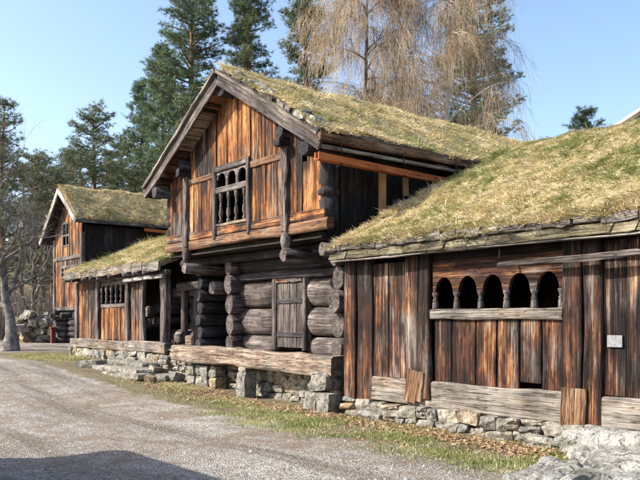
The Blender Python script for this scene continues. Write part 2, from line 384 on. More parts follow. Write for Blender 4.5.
def fastmesh(name, V, loops, tot, C, mat, parent, origin=(0, 0, 0)):
    me = bpy.data.meshes.new(name); me.vertices.add(len(V)); me.vertices.foreach_set('co', V.astype(np.float32).ravel())
    me.loops.add(len(loops)); me.loops.foreach_set('vertex_index', loops.astype(np.int32))
    me.polygons.add(len(tot)); st = np.concatenate([[0], np.cumsum(tot)[:-1]])
    me.polygons.foreach_set('loop_start', st.astype(np.int32)); me.polygons.foreach_set('loop_total', tot.astype(np.int32))
    if C is not None:
        ca = me.color_attributes.new('Col', 'FLOAT_COLOR', 'POINT')
        ca.data.foreach_set('color', np.concatenate([C, np.ones((len(C), 1))], 1).astype(np.float32).ravel())
    me.materials.append(M[mat]); me.update(calc_edges=True)
    return link(bpy.data.objects.new(name, me), parent, Matrix.Translation(Vector(origin)))
def wob(a, b):
    return (np.sin(a * 1.7 + b * 2.3 + .4) + np.sin(a * 3.9 - b * 2.9 + 1.7) * .6 + np.sin(a * 7.3 + b * 6.1) * .4 + np.sin(-a * 11.9 + b * 13.7 + 2) * .25)
STRAW, GREEN, RUST, PALE = map(np.array, ((.58, .46, .22), (.22, .255, .075), (.40, .25, .12), (.82, .72, .49)))
def nz(a, b, f, o=0.):
    return np.array([noise.noise(Vector((x * f, y * f, o))) for x, y in zip(a, b)])
def grass_cols(a, b, green, rust=.15):
    n = len(a); w1 = nz(a, b, .8) + .7 * nz(a, b, 2.6, 5.); w2 = nz(a, b, 1.1, 9.) + .6 * nz(a, b, 3.1, 3.)
    g = np.clip((green - .5) * 1.6 + .5 + 1.3 * w1 + NR.normal(0, .22, n), 0, 1)[:, None]
    r = np.clip(rust + .6 * w2 + NR.normal(0, .15, n), 0, 1)[:, None]
    p = (NR.random(n) < np.clip(.22 - .25 * w1, .04, .5))[:, None]
    c = STRAW * (1 - g) + GREEN * g; c = c * (1 - r * .65) + RUST * r * .65; c = np.where(p, PALE, c)
    return c * NR.uniform(.6, 1.35, (n, 1))
def slope(th, along, a0, a1, eave, ridge, thick, count, green, rust=.15, seen=(0, 1), length=(.1, .24), rustfn=None):
    """one turf-covered roof slope: deck boards, bumpy turf and grass; `along` is the ridge axis"""
    (b0, z0), (b1, z1) = eave, ridge
    def pt(a, b, z): return (a, b, z) if along == 'X' else (b, a, z)
    nv = np.array([-(z1 - z0), (b1 - b0)]); nv = nv / np.linalg.norm(nv)
    if nv[1] < 0: nv = -nv
    Nn = np.array(pt(0, nv[0], nv[1]))
    na, nb = max(8, int((a1 - a0) * 5)), 22
    V, F = [], []
    def top(a, b): 
        t = (b - b0) / (b1 - b0)
        return z0 + (z1 - z0) * t + .03 * wob(a, b) + .012 * np.sin(a * 17.3 + b * 9.1) * np.sin(b * 15.7 - a * 6.2) + .05 * np.sin(np.pi * np.clip(t, 0, 1))
    org = Vector(pt((a0 + a1) / 2, b0, z0))
    for i in range(na + 1):
        for j in range(nb + 1):
            a = a0 + (a1 - a0) * i / na; b = b0 + (b1 - b0) * j / nb
            z = float(top(a, b)) - (.05 if i in (0, na) or j == 0 else 0)
            V.append(Vector(pt(a, b, z)) - org)
    for i in range(na):
        for j in range(nb):
            q = i * (nb + 1) + j; F.append((q, q + 1, q + nb + 2, q + nb + 1))
    edge = [i * (nb + 1) for i in range(na + 1)] + [na * (nb + 1) + j for j in range(1, nb + 1)] + [i * (nb + 1) + nb for i in range(na - 1, -1, -1)] + [j for j in range(nb - 1, 0, -1)]
    k = len(V)
    for e in edge: V.append(V[e] - Vector((0, 0, thick)))
    for i in range(len(edge)):
        j = (i + 1) % len(edge); F.append((edge[i], edge[j], k + j, k + i))
    mobj('turf', V, F, 'turf', th, Matrix.Translation(org), smooth=True)
    # deck below the turf
    dz = thick + .03; c = [pt(a, b, z) for (a, b, z) in ((a0, b0, z0 - dz), (a1, b0, z0 - dz), (a1, b1, z1 - dz), (a0, b1, z1 - dz))]
    c2 = [(x, y, z - .05) for x, y, z in c]
    mobj('roof_deck', [Vector(v) - org for v in c + c2], [(0, 1, 2, 3), (7, 6, 5, 4), (0, 4, 5, 1), (1, 5, 6, 2), (2, 6, 7, 3), (3, 7, 4, 0)], 'dark', th, Matrix.Translation(org))
    if count:
        lo, hi = seen; per = 13; nt = count // per
        ta = a0 + (a1 - a0) * (lo + (hi - lo) * NR.random(nt)); tt = NR.random(nt)
        ne = nt // 10; tt[:ne] = NR.random(ne) * .03 - .01
        ta[ne:ne * 2] = np.where(NR.random(ne) < .5, a0, a1) + NR.normal(0, .04, ne)
        keep = nz(ta * 1.0, tt * abs(b1 - b0), 2.2, 7.) > -.42; ta, tt = ta[keep], tt[keep]; nt = len(ta)
        tb = b0 + (b1 - b0) * tt
        rs = np.full(nt, rust) if rustfn is None else rustfn(ta, tt)
        TC = grass_cols(ta, tb, green(ta, tt) if callable(green) else green, rs)
        dn = -np.sign(b1 - b0); down = np.array(pt(0, dn * nv[1], -abs(nv[0]))); sidev = np.array(pt(1., 0, 0))
        lie = NR.random(nt)                                 # 0 upright tuft .. 1 flattened thatch
        TD = down * (NR.uniform(-.2, 1.0, (nt, 1)) + 1.3 * lie[:, None]) + sidev * (NR.normal(0, .7, (nt, 1)) * (1 + lie[:, None]))
        TL = NR.uniform(*length, nt) * (1 + .6 * np.clip(nz(ta, tb, 1.3, 2.), -.6, 1)) * np.where(NR.random(nt) < .05, 1.9, 1)
        rep_ = lambda q: np.repeat(q, per, 0)
        n = nt * per; sp = rep_(NR.uniform(.02, .09, nt))
        a = rep_(ta) + NR.normal(0, 1, n) * sp; b = rep_(tb) + NR.normal(0, 1, n) * sp
        z = top(a, b) - .02
        P = np.stack([a, b, z] if along == 'X' else [b, a, z], 1)
        D = rep_(TD) + NR.normal(0, .45, (n, 3)); L = rep_(TL) * NR.uniform(.5, 1.2, n)
        C = rep_(TC) * NR.uniform(.7, 1.3, (n, 1))
        g = blades('grass', P, np.tile(Nn, (n, 1)), D, L, NR.uniform(.005, .011, n), C, 'blade', th, tuple(org))
        g['kind'] = 'stuff'

# ------------------------------------------------------------------ ground
def ground():
    xs = np.concatenate([np.linspace(-400, -12, 14), np.linspace(-8, 16, 150), np.linspace(17.5, 60, 32), np.linspace(75, 600, 12)])
    ys = np.concatenate([np.linspace(-300, -6, 10), np.linspace(-2, 34, 200), np.linspace(35.5, 90, 36), np.linspace(105, 700, 12)])
    V, F, vg = [], [], []
    for x in xs:
        for y in ys:
            z = ground_z(x, y); V.append((x, y, z))
            v = sm(x, 5.9, 7.3) * (1 - .75 * sm(y, 24.5, 26) ) if y < 26 else 0
            v = max(v, sm(y, 32, 38), sm(x, 11, 14), sm(-x, 6, 9))
            vg.append(v)
    ny = len(ys)
    for i in range(len(xs) - 1):
        for j in range(ny - 1):
            F.append((i * ny + j, (i + 1) * ny + j, (i + 1) * ny + j + 1, i * ny + j + 1))
    o = mobj('ground', V, F, 'ground', smooth=True)
    a = o.data.attributes.new('verge', 'FLOAT', 'POINT'); a.data.foreach_set('value', vg)
    o['kind'] = 'structure'
ground()
GZ = np.vectorize(ground_z)


# ------------------------------------------------------------------ carpentry shared by the buildings
def vboard(name, X, y0, y1, z0, z1, mat, parent, t=.05, gap=.008, slant=0., **k):
    """upright board in a street-facing wall between y0 and y1"""
    return beam(name, (X + t / 2, (y0 + y1) / 2, z0), (X + t / 2, (y0 + y1) / 2, z1), abs(y1 - y0) - gap, t, mat, parent, side=(0, 1, 0), slant1=slant, **k)
def hboard(name, X, y0, y1, z0, z1, mat, parent, t=.1, **k):
    return beam(name, (X + t / 2, y0, (z0 + z1) / 2), (X + t / 2, y1, (z0 + z1) / 2), z1 - z0, t, mat, parent, side=(0, 0, 1), n=k.pop('n', 6), **k)
def plank_run(parent, X, y0, y1, z0, ztop, mat, wid, t=.045, mats=None):
    """row of upright planks; ztop(y) may slope"""
    n = max(1, round(abs(y1 - y0) / wid)); cuts = [y0] + [y0 + (y1 - y0) * (i + R.uniform(-.18, .18)) / n for i in range(1, n)] + [y1]
    for a, b in zip(cuts, cuts[1:]):
        m = mat if not mats else R.choice(mats)
        za, zb = ztop(a), ztop(b); dz = R.uniform(-.012, .012)
        if min(za, zb) - z0 < .08: continue
        vboard('plank', X + R.uniform(-.008, .008), a, b, z0 + dz, (za + zb) / 2, m, parent, t=t, slant=(zb - za) / (b - a) if abs(zb - za) > .01 else 0)
def arch_panel(name, X, y0, y1, zs, ztop, n, open_w, rise, mat, parent, t=.06, steps=8, pointed=.0):
    """board with n round-headed cut-outs along its lower edge (springing at zs)"""
    bay = (y1 - y0) / n; pts = [(y0, ztop), (y0, zs)]
    for i in range(n):
        c = y0 + bay * (i + .5); h = open_w / 2 * (1 if bay > 0 else -1)
        for s in range(steps + 1):
            an = math.pi * s / steps; pts.append((c - h * math.cos(an), zs + rise * math.sin(an) ** (1 - pointed)))
    pts += [(y1, zs), (y1, ztop)]
    # remove doubled corner points, then split into quads against the top edge so every face is convex
    V, F = [], []
    for y, z in pts[1:-1]:
        V += [(0, y - y0, z - zs), (0, y - y0, ztop - zs), (t, y - y0, z - zs), (t, y - y0, ztop - zs)]
    for i in range(len(pts) - 3):
        a, b = i * 4, i * 4 + 4
        F += [(a, b, b + 1, a + 1), (a + 2, a + 3, b + 3, b + 2), (a, a + 2, b + 2, b), (a + 1, b + 1, b + 3, a + 3)]
    e = (len(pts) - 3) * 4; F += [(0, 1, 3, 2), (e, e + 2, e + 3, e + 1)]
    Mw = Matrix.Translation((X, y0, zs))
    # grain along the board: local X must follow the street
    Rm = Matrix(((0, 1, 0, 0), (1, 0, 0, 0), (0, 0, -1, 0), (0, 0, 0, 1)))
    Vr = [(Rm.to_3x3() @ Vector(v)) for v in V]
    return mobj(name, Vr, F, mat, parent, Mw @ Rm)

# ------------------------------------------------------------------ long low storehouse with the arcade (right)
def arcade_storehouse():
    T = thing('arcade_storehouse', 'long low dark plank storehouse with five arched openings and green-gold turf roof', 'storehouse', (8.2, 6, 0))
    X = 8.2; yL, yR = Yp(347, X), 1.2
    y = lambda px: Yp(px, X)
    stone_wall(T, 8.1, yR, yL, lambda v: ground_z(8.0, v) - .06, lambda v: .30, hmin=.1, hmax=.2, wmin=.2, wmax=.5)
    # sill beam in three lengths
    for a, b, z in ((y(368), y(563), .3), (y(603), yR, .31)):
        hboard('sill_beam', X - .03, a, b, z, z + .39, 'grey', T, t=.22, ch=.02, jit=.008, n=8)
    zt = 2.6
    # corner boards and posts
    vboard('post', X - .05, y(346), y(358), .29, zt, 'brown', T, t=.1, bow=.02, n=6)
    vboard('post', X - .04, y(358), y(373), .29, zt, 'brown', T, t=.09, bow=-.02, n=6)
    plank_run(T, X, y(373), y(408), .69, lambda v: 2.5, 'brown', .19)
    vboard('post', X - .05, y(407), y(421), .62, zt, 'brown', T, t=.08, n=6, bow=.03)
    vboard('post', X - .06, y(421), y(433), .42, zt, 'brown', T, t=.1, n=6, bow=.04, taper=.85)
    beam('repair_board', (X - .075, y(413), .36), (X - .06, y(417), .84), .25, .04, 'patch', T, side=(0, 1, 0))
    beam('repair_board', (X - .072, y(422), .38), (X - .06, y(425), .82), .1, .045, 'patch', T, side=(0, 1, 0))
    # panel planks below the arcade, a missing corner shows dark
    cuts = [433.5, 451, 475, 496, 519, 541, 563]
    for i, (a, b) in enumerate(zip(cuts, cuts[1:])):
        vboard('plank', X + .01, y(a), y(b), .69 if i != 4 else .78, 1.62, 'brown' if i % 2 else 'orange' if i == 1 else 'brown', T, t=.05, gap=.022)
    hboard('arcade_rail', X - .05, y(432), y(564), 1.61, 1.76, 'grey', T, t=.1, jit=.006, n=8)
    ya, yb = y(433), y(563); bay = (yb - ya) / 5
    ar = arch_panel('arcade_panel', X - .005, ya, yb, 2.0, 2.47, 5, abs(bay) * .77, .225, 'frieze', T, t=.06, steps=10)
    prof = [(0, .048), (.02, .05), (.1, .046), (.115, .032), (.13, .05), (.15, .032), (.18, .034), (.21, .05), (.245, .055)]
    for i in range(6):
        turned('column', (X + .025, ya + bay * i + (.03 if i == 5 else -.03 if i == 0 else 0), 1.757), prof, 'log', ar, sides=8)
    hboard('lintel', X + .01, y(433), y(563), 2.475, 2.6, 'dark', T, t=.05)
    # post right of the arcade
    vboard('post', X - .04, y(563.5), y(583), .6, zt - .02, 'brown', T, t=.08, n=6)
    vboard('post', X - .05, y(583), y(602), .32, zt, 'brown', T, t=.09, n=6, bow=-.03)
    beam('repair_board', (X - .08, y(570.5), .3), (X - .07, y(572), .76), .19, .04, 'patch', T, side=(0, 1, 0))
    beam('repair_board', (X - .078, y(583), .31), (X - .068, y(584), .76), .15, .04, 'patch', T, side=(0, 1, 0))
    plank_run(T, X, y(603), yR, .7, lambda v: 2.55, 'brown', .26, mats=['brown', 'brown', 'patch'])
    # rail hung under the eave
    beam('eave_rail', (7.99, Yp(499, 8.0), 2.34), (7.99, 1.0, 2.37), .075, .06, 'log', T, n=8, jit=.01)
    for k in range(3): log('hook', (7.96, 6.1 - k * 1.9, 2.4), (7.99, 6.12 - k * 1.9, 2.58), .012, .012, 'iron', T, sides=6, n=2, jit=.001)
    # inner and rear walls, floor
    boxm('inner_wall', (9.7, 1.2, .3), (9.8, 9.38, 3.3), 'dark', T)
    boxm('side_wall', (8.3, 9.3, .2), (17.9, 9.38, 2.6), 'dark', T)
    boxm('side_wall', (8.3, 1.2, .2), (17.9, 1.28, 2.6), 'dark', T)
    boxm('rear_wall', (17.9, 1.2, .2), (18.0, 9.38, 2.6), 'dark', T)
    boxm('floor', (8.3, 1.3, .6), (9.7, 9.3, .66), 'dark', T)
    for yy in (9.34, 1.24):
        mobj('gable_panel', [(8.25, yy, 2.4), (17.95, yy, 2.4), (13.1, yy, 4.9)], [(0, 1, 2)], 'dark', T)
    gr = lambda a, t: .56 + .2 * t
    slope(T, 'Y', .9, 9.5, (7.93, 2.86), (13.1, 5.3), .2, 190000, gr, seen=(.22, 1), rustfn=lambda a, t: .05 + .45 * np.clip(1 - t * 5, 0, 1), length=(.05, .13))
    slope(T, 'Y', .9, 9.5, (18.3, 2.86), (13.1, 5.3), .2, 0, .4)
    # eave: mossy boards below, grey bark slabs on edge above
    yy = 9.52; k = 0
    while yy > .9:
        L = R.uniform(.3, .55)
        beam('eave_board', (7.9 + R.uniform(-.012, .012), yy, 2.655 + R.uniform(-.006, .006)), (7.9 + R.uniform(-.012, .012), yy - L - .03, 2.655), .125, .05, 'moss', T, n=3, slant0=.5, slant1=.5)
        yy -= L
    yy = 9.53
    while yy > .9:
        L = R.uniform(.22, .5)
        beam('bark_slab', (7.885 + R.uniform(-.02, .02), yy, 2.775 + R.uniform(-.012, .012)), (7.885 + R.uniform(-.02, .02), yy - L + .02, 2.78 + R.uniform(-.015, .015)), R.uniform(.09, .13), .09, 'bark', T, n=3, jit=.013)
        yy -= L
    hboard('drip_strip', 7.9, 9.5, .9, 2.565, 2.59, 'pale', T, t=.12, n=12, jit=.008)
    yy = 9.47
    for k in range(9):
        a, b = 7.95 + k * .58, 7.95 + (k + 1) * .58
        beam('verge_log', (a, 9.5, 2.6 + (a - 7.93) * .472), (b, 9.5, 2.6 + (b - 7.93) * .472), .14, .1, 'bark', T, jit=.015)
arcade_storehouse()
p = boxm('notice_plaque', (8.178, Yp(623, 8.2), 1.28), (8.194, Yp(608, 8.2), 1.42), 'sign', None)
tag(p, 'small pale grey notice plaque fixed on dark planks right of the arches', 'plaque')

# ------------------------------------------------------------------ tall loft (centre)
def loft():
    T = thing('loft_storehouse', 'tall gabled log loft with orange plank upper storey jutting over its log base', 'loft', (9, 13.4, .2))
    X = 8.45; YC = 13.4; zr = lambda v: 6.62 - abs(v - YC) * .579
    yl, yr = 16.4, 10.32
    y = lambda px: Yp(px, X)
    # --- jetty beams and bottom rail
    hboard('jetty_beam', X - .04, yl + .05, yr - .1, 3.24, 3.44, 'patch', T, t=.16, n=8, jit=.012)
    hboard('bottom_rail', X - .02, yl, yr, 3.445, 3.64, 'orange', T, t=.1, n=8, jit=.008)
    boxm('upper_floor', (X + .13, 10.5, 3.14), (17.8, 16.3, 3.24), 'dark', T)
    for k in range(5): hboard('floor_board', X + .02 + k * .16, yl, 10.45, 3.1, 3.135, 'dark', T, t=.15, n=3)
    # --- window opening
    w0, w1 = 14.06, 12.84
    railz = 4.79
    plank_run(T, X, 16.36, 15.48, 3.62, zr, 'orange', .2, mats=['orange', 'brown', 'brown'])
    plank_run(T, X, 15.32, w0 + .05, 3.62, lambda v: railz - .06, 'orange', .19)
    plank_run(T, X, 15.32, w0 + .05, railz + .06, zr, 'orange', .2, mats=['brown', 'brown', 'orange'])
    plank_run(T, X, w0 + .02, w1 + .02, 4.95, zr, 'orange', .2)
    plank_run(T, X, w1 - .05, 11.56, 3.62, lambda v: railz - .06, 'orange', .19)
    plank_run(T, X, w1 - .05, 11.56, railz + .06, zr, 'orange', .2)
    # right bay with its small vent hole
    hy = Yp(305, X)
    plank_run(T, X, 11.4, hy + .07, 3.62, zr, 'orange', .2, mats=['orange', 'brown'])
    plank_run(T, X, hy + .07, hy - .06, 3.62, lambda v: 4.56, 'orange', .2)
    plank_run(T, X, hy + .07, hy - .06, 4.74, zr, 'orange', .2)
    plank_run(T, X, hy - .06, 10.42, 3.62, zr, 'orange', .2)
    hboard('mid_rail', X - .035, 15.32, w0 + .12, railz - .06, railz + .06, 'patch', T, t=.07)
    hboard('mid_rail', X - .035, w1 - .1, 11.56, railz - .07, railz + .07, 'patch', T, t=.07)
    W = hboard('window_frame', X - .06, w0 + .1, w1 - .1, 4.83, 4.96, 'log', T, t=.09)
    vboard('frame_post', X - .07, w0 + .12, w0, 3.38, 4.94, 'log', W, t=.1, n=5, jit=.008)
    vboard('frame_post', X - .07, w1, w1 - .12, 3.38, 4.94, 'log', W, t=.1, n=5, jit=.008)
    vboard('king_post', X - .03, w1 + .02, w1 - .12, 4.965, 6.45, 'orange', T, t=.07)
    hboard('frame_rail', X - .05, w0, w1, 4.36, 4.49, 'log', W, t=.08)
    arch_panel('arch_board', X - .02, w0, w1, 4.66, 4.83, 3, .31, .13, 'log', W, t=.05)
    for q in range(2): vboard('mullion', X - .02, w0 - (q + 1) * (w0 - w1) / 3 + .05, w0 - (q + 1) * (w0 - w1) / 3 - .05, 4.49, 4.665, 'log', W, t=.05)
    hboard('frame_rail', X - .04, w0, w1, 3.645, 3.7, 'beam', W, t=.08)
    bp = [(0, .05), (.06, .055), (.1, .03), (.2, .058), (.28, .05), (.36, .03), (.38, .045), (.41, .028), (.5, .036), (.58, .05), (.66, .05)]
    for q in range(4):
        turned('baluster', (X + .01, w0 - (q + .45) * (w0 - w1) / 3.9, 3.7), bp, 'log', W, sides=8)
    # --- posts flanking, carved and with drop ends
    for yy in (15.4, 11.48):
        vboard('post', X - .09, yy + .1, yy - .1, 3.3, 4.92, 'log', T, t=.13, n=7, jit=.018, bow=.02)
        turned('drop_end', (X - .02, yy, 2.92), [(0, .03), (.06, .09), (.2, .12), (.32, .1), (.38, .06)], 'log', T, sides=8)
        boxb = beam('bracket', (X - .26, yy, 5.0), (X + .3, yy, 5.0), .17, .18, 'logdark', T, side=(0, 0, 1), jit=.015)
        log('purlin', (8.26, yy, 5.2), (17.6, yy, 5.2), .12, .11, 'logdark', T, n=3)
    log('ridge_log', (8.12, YC, 6.42), (17.6, YC, 6.42), .13, .12, 'logdark', T, n=3)
    for yy in (10.45, 16.32): log('wall_plate', (8.05, yy, 4.66), (17.6, yy, 4.66), .13, .12, 'logdark', T, n=3)
    cp = [(0, .13), (.04, .17), (.42, .185), (.46, .15), (.5, .155), (.52, .2), (.6, .21), (.63, .16), (.68, .155), (.72, .185), (1.15, .17), (1.2, .15)]
    for yy in (10.42, 16.36):
        turned('corner_column', (X + .16, yy, 3.36), cp, 'logdark', T, sides=14)
        turned('pendant', (X + .16, yy, 3.22), [(0, .03), (.05, .055), (.14, .06)], 'logdark', T, sides=8)
    # --- other upper walls
    for k in range(26):
        xx = X + .3 + k * .35
        beam('plank', (xx, 10.5, 3.2), (xx, 10.5, 4.62), .335, .05, 'dark', T, side=(1, 0, 0))  # shade of the side facing off the sun is put into the colour
    boxm('side_wall', (X + .3, 16.3, 3.2), (17.6, 16.36, 4.62), 'dark', T)
    mobj('rear_wall', [(17.6, 10.5, .6), (17.6, 16.3, .6), (17.6, 16.3, 4.9), (17.6, YC, 6.6), (17.6, 10.5, 4.9)], [(0, 1, 2, 3, 4)], 'dark', T)
    # --- roof
    gr = lambda a, t: .22 + .06 * t
    slope(T, 'X', 8.14, 18.2, (10.0, 4.98), (YC, 6.93), .2, 130000, gr, rust=.12, length=(.05, .12))
    slope(T, 'X', 8.14, 18.2, (16.8, 4.98), (YC, 6.93), .2, 3000, .3, seen=(0, .3))
    for s, ye in ((-1, 9.96), (1, 16.84)):
        ze = 6.66 - abs(ye - YC) * .579
        beam('bargeboard', (8.06, ye, ze), (8.06, YC + s * .02, 6.645), .25, .05, 'log', T, side=(0, 0, 1), n=8, jit=.008)
        beam('cover_board', (8.04, ye - s * .02, ze + .16), (8.04, YC + s * .02, 6.805), .07, .14, 'grey', T, side=(0, 0, 1), n=8, jit=.01)
    # soffit boards under the gable overhang, running into the wall
    n = 15
    for s in (-1, 1):
        for k in range(n):
            t0 = (k + .5) / n; yy = YC + s * (3.36 * t0 + .05); zz = 6.60 - (abs(yy - YC)) * .579 - .03
            d = Vector((0, s * 1.0, -.579)).normalized()
            beam('soffit_board', (8.1, yy, zz), (8.46, yy, zz), .235, .03, R.choice(['patch', 'brown', 'beam']), T, side=d, n=1, jit=.004)
    # stones and bark pressed on the verge
    k = 0; t = .05
    while t < .98:
        yy = YC - 3.4 * t; zz = 6.93 - 3.4 * t * .579
        if R.random() < .6:
            stone('verge_stone', (8.2 + R.uniform(-.05, .06), yy, zz + .0), (R.uniform(.14, .24), R.uniform(.16, .32), R.uniform(.08, .17)), T, mat='slab', rot=(R.uniform(-.3, .3) + .5, R.uniform(-.2, .2), R.uniform(-.5, .5)))
        else:
            L = R.uniform(.2, .4)
            beam('bark_slab', (8.12 + R.uniform(-.03, .03), yy + L / 2, zz + L * .29 - .03), (8.12 + R.uniform(-.03, .03), yy - L / 2, zz - L * .29 - .03), R.uniform(.08, .14), .1, 'bark', T, side=(1, 0, 0), jit=.015)
        t += R.uniform(.028, .05)
    # eave along the right side, gutter on hooks, newer props
    beam('eave_log', (8.0, 9.95, 4.79), (17, 9.95, 4.79), .15, .1, 'patch', T, n=10, jit=.012)
    beam('eave_log', (8.0, 9.98, 4.885), (17, 9.98, 4.885), .05, .12, 'bark', T, n=14, jit=.02)
    log('eave_pole', (8.1, 10.06, 4.655), (17, 10.06, 4.655), .04, .04, 'pale', T, sides=8, n=10, jit=.006)
    for dz, dy, w, t in ((0, -.05, .13, .025), (-.055, 0, .025, .1), (0, .05, .13, .025)):
        beam('gutter', (7.93, 9.92 + dy, 4.42 + dz), (13, 9.92 + dy, 4.33 + dz), w, t, 'red', T, jit=.003, n=6)
    for xx in (8.45, 10.0, 11.5):
        log('gutter_hook', (xx, 9.9, 4.74), (xx, 9.85, 4.5), .012, .012, 'iron', T, sides=6, n=2, jit=.001)
        log('gutter_hook', (xx, 9.845, 4.5), (xx, 9.845, 4.33), .014, .014, 'iron', T, sides=6, n=1, jit=.001)
        log('gutter_hook', (xx, 9.845, 4.33), (xx, 10.0, 4.31), .012, .012, 'iron', T, sides=6, n=1, jit=.001)
    beam('prop', (Yp(0, 1) * 0 + 9.75, 10.2, 3.5), (9.75, 10.2, 4.45), .17, .06, 'new', T, side=(1, 0, 0))
    beam('prop', (10.38, 10.2, 4.02), (10.38, 10.2, 4.42), .13, .05, 'new', T, side=(1, 0, 0))
    # --- lower storey: room of very stout logs around the door
    Xw = 9.25; ya, yb = Yp(241, Xw), 10.62; d0, d1 = Yp(279, Xw), Yp(305, Xw)
    courses = [(1.06, .2), (1.56, .3), (2.18, .31)]
    for zc, r in courses:
        log('wall_log', (Xw + .14, ya + .1, zc), (Xw + .14, d0 + .17, zc), r, r * .97, 'log', T, sides=16, n=4, flat=.35)
        log('wall_log', (Xw + .14, d1 - .07, zc), (Xw + .14, yb, zc), r * .97, r, 'log', T, sides=16, n=4, flat=.35)
    hboard('lintel', Xw - .12, ya, yb - .05, 2.47, 2.63, 'logdark', T, t=.3, n=6, jit=.012)
    for zc, r in ((2.84, .21), (3.04, .14)):
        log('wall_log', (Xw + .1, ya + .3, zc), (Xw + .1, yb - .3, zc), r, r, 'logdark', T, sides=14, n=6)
    D = vboard('door', Xw - .03, d0, d1, 1.02, 2.4, 'log', T, t=.06)
    vboard('door_frame', Xw - .1, d0 + .16, d0 + .01, .98, 2.47, 'log', T, t=.2, jit=.01)
    vboard('door_frame', Xw - .1, d1 - .01, d1 - .12, .98, 2.47, 'log', T, t=.2, jit=.01)
    hboard('door_frame', Xw - .09, d0, d1, 2.38, 2.47, 'brown', T, t=.16)
    dw = (d1 - d0) / 4
    for q in range(4): vboard('door_plank', Xw - .05, d0 + q * dw, d0 + (q + 1) * dw, 1.03, 2.37, 'log', D, t=.03, gap=.014)
    for zz in (1.25, 1.95): hboard('door_ledge', Xw - .075, d0 - .02, d1 + .02, zz, zz + .09, 'logdark', D, t=.025, n=3)
    log('door_handle', (Xw - .08, d1 + .12, 1.6), (Xw - .08, d1 + .12, 1.75), .012, .012, 'iron', D, sides=6, n=1, jit=.001)
    # crossing log ends at the corners
    for yy in (ya + .08, yb + .02):
        for zc, r in ((1.06, .19), (1.5, .24), (1.96, .23), (2.4, .22), (2.82, .2)):
            log('log_end', (Xw - .28 + R.uniform(-.06, .06), yy, zc), (Xw + .9, yy, zc), r, r, 'log', T, sides=12, n=3, side=(0, 0, 1), flat=.3)
    for k in range(6):
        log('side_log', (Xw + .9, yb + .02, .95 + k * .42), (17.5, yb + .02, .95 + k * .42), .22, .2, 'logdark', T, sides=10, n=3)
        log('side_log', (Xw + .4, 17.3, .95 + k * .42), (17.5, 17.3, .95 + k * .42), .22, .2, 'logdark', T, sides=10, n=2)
    # jetty-carrying cantilevers
    for px, zz, r in ((184, 2.80, .13), (283, 2.84, .13), (322, 2.86, .12)):
        log('cantilever', (8.28, Yp(px, 8.28), zz), (10.4, Yp(px, 8.28), zz), r, r, 'log', T, sides=10, n=4, flat=.15)
    log('cantilever', (8.9, Yp(212, 8.9), 2.35), (10.4, Yp(212, 8.9), 2.35), .16, .16, 'log', T, sides=12, n=4)
    log('cross_log', (9.0, yl + .2, 3.0), (9.0, 10.6, 3.0), .11, .11, 'logdark', T, sides=10, n=5)
    # recess and second doorway on the left
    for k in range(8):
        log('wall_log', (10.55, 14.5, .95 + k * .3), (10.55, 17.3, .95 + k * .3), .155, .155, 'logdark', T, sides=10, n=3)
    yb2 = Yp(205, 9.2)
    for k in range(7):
        log('log_end', (9.0 + .05 * (k % 2), yb2, 1.0 + k * .3), (10.5, yb2, 1.0 + k * .3), .15, .15, 'logdark', T, sides=10, n=3, flat=.2)  # darker log tone paints in the shade of the jetty
    F2 = vboard('door_frame', 9.2, Yp(195, 9.2) + .1, Yp(195, 9.2) - .1, .95, 2.35, 'log', T, t=.15)
    vboard('door_frame', 9.2, Yp(182, 9.2) + .09, Yp(182, 9.2) - .08, .95, 2.35, 'log', T, t=.15)
    hboard('door_frame', 9.15, Yp(178, 9.2), Yp(200, 9.2), 2.36, 2.56, 'log', T, t=.2)
    hboard('door_frame', 9.22, Yp(184, 9.2), Yp(194, 9.2), .95, 1.2, 'beam', T, t=.12)
    log('wall_log', (9.3, 17.35, 1.15), (9.3, Yp(183, 9.2), 1.15), .2, .2, 'log', T, sides=10, n=2)
    # porch floor and footing
    stone_wall(T, 8.66, 9.75, 17.2, lambda v: ground_z(8.6, v) - .05, lambda v: .80, hmin=.13, hmax=.24, wmin=.2, wmax=.48)
    for k in range(4): hboard('porch_plank', 8.6 + k * .2, 17.2, 9.75, .83, .89, 'grey', T, t=.19, n=6)
    boxm('ground_floor', (9.4, 10.7, .7), (17.5, 17.2, .9), 'dark', T)
loft()
B = beam('log_bench', (8.3, Yp(177, 8.3), .83), (8.32, Yp(338, 8.3), .81), .36, .34, 'beam', None, n=14, jit=.018, ch=.035)
tag(B, 'massive hewn timber bench beam resting on stone piers below the loft door', 'bench')
for px, lab in ((246, 'squat stone pier under the middle of the timber bench'), (326, 'stacked stone pier under the right end of the timber bench'), (200, 'low stone pier under the left end of the timber bench')):
    yy = Yp(px, 8.28); g = ground_z(8.28, yy)
    P = thing('stone_pier', lab, 'pier', (8.28, yy, g), 'stone piers under the timber bench')
    if px == 246:
        stone('block', (8.28, yy, g + .26), (.3, .33, .56), P, k=3); stone('block', (8.32, yy, .6), (.3, .3, .16), P, k=5)
    elif px == 326:
        stone('block', (8.26, yy, .5), (.4, .5, .28), P, k=7); stone('block', (8.22, yy + .16, g + .13), (.4, .36, .42), P, k=8)
        stone('block', (8.22, yy - .2, g + .14), (.4, .34, .38), P, k=9); stone('block', (8.3, yy, .635), (.4, .5, .1), P, k=2)
    else:
        [stone('block', (8.42 + .04 * (q % 2), yy + .45 - .3 * (q % 4), g + .1 + .24 * (q // 4)), (.3, .3, .25), P, k=q) for q in range(8)]

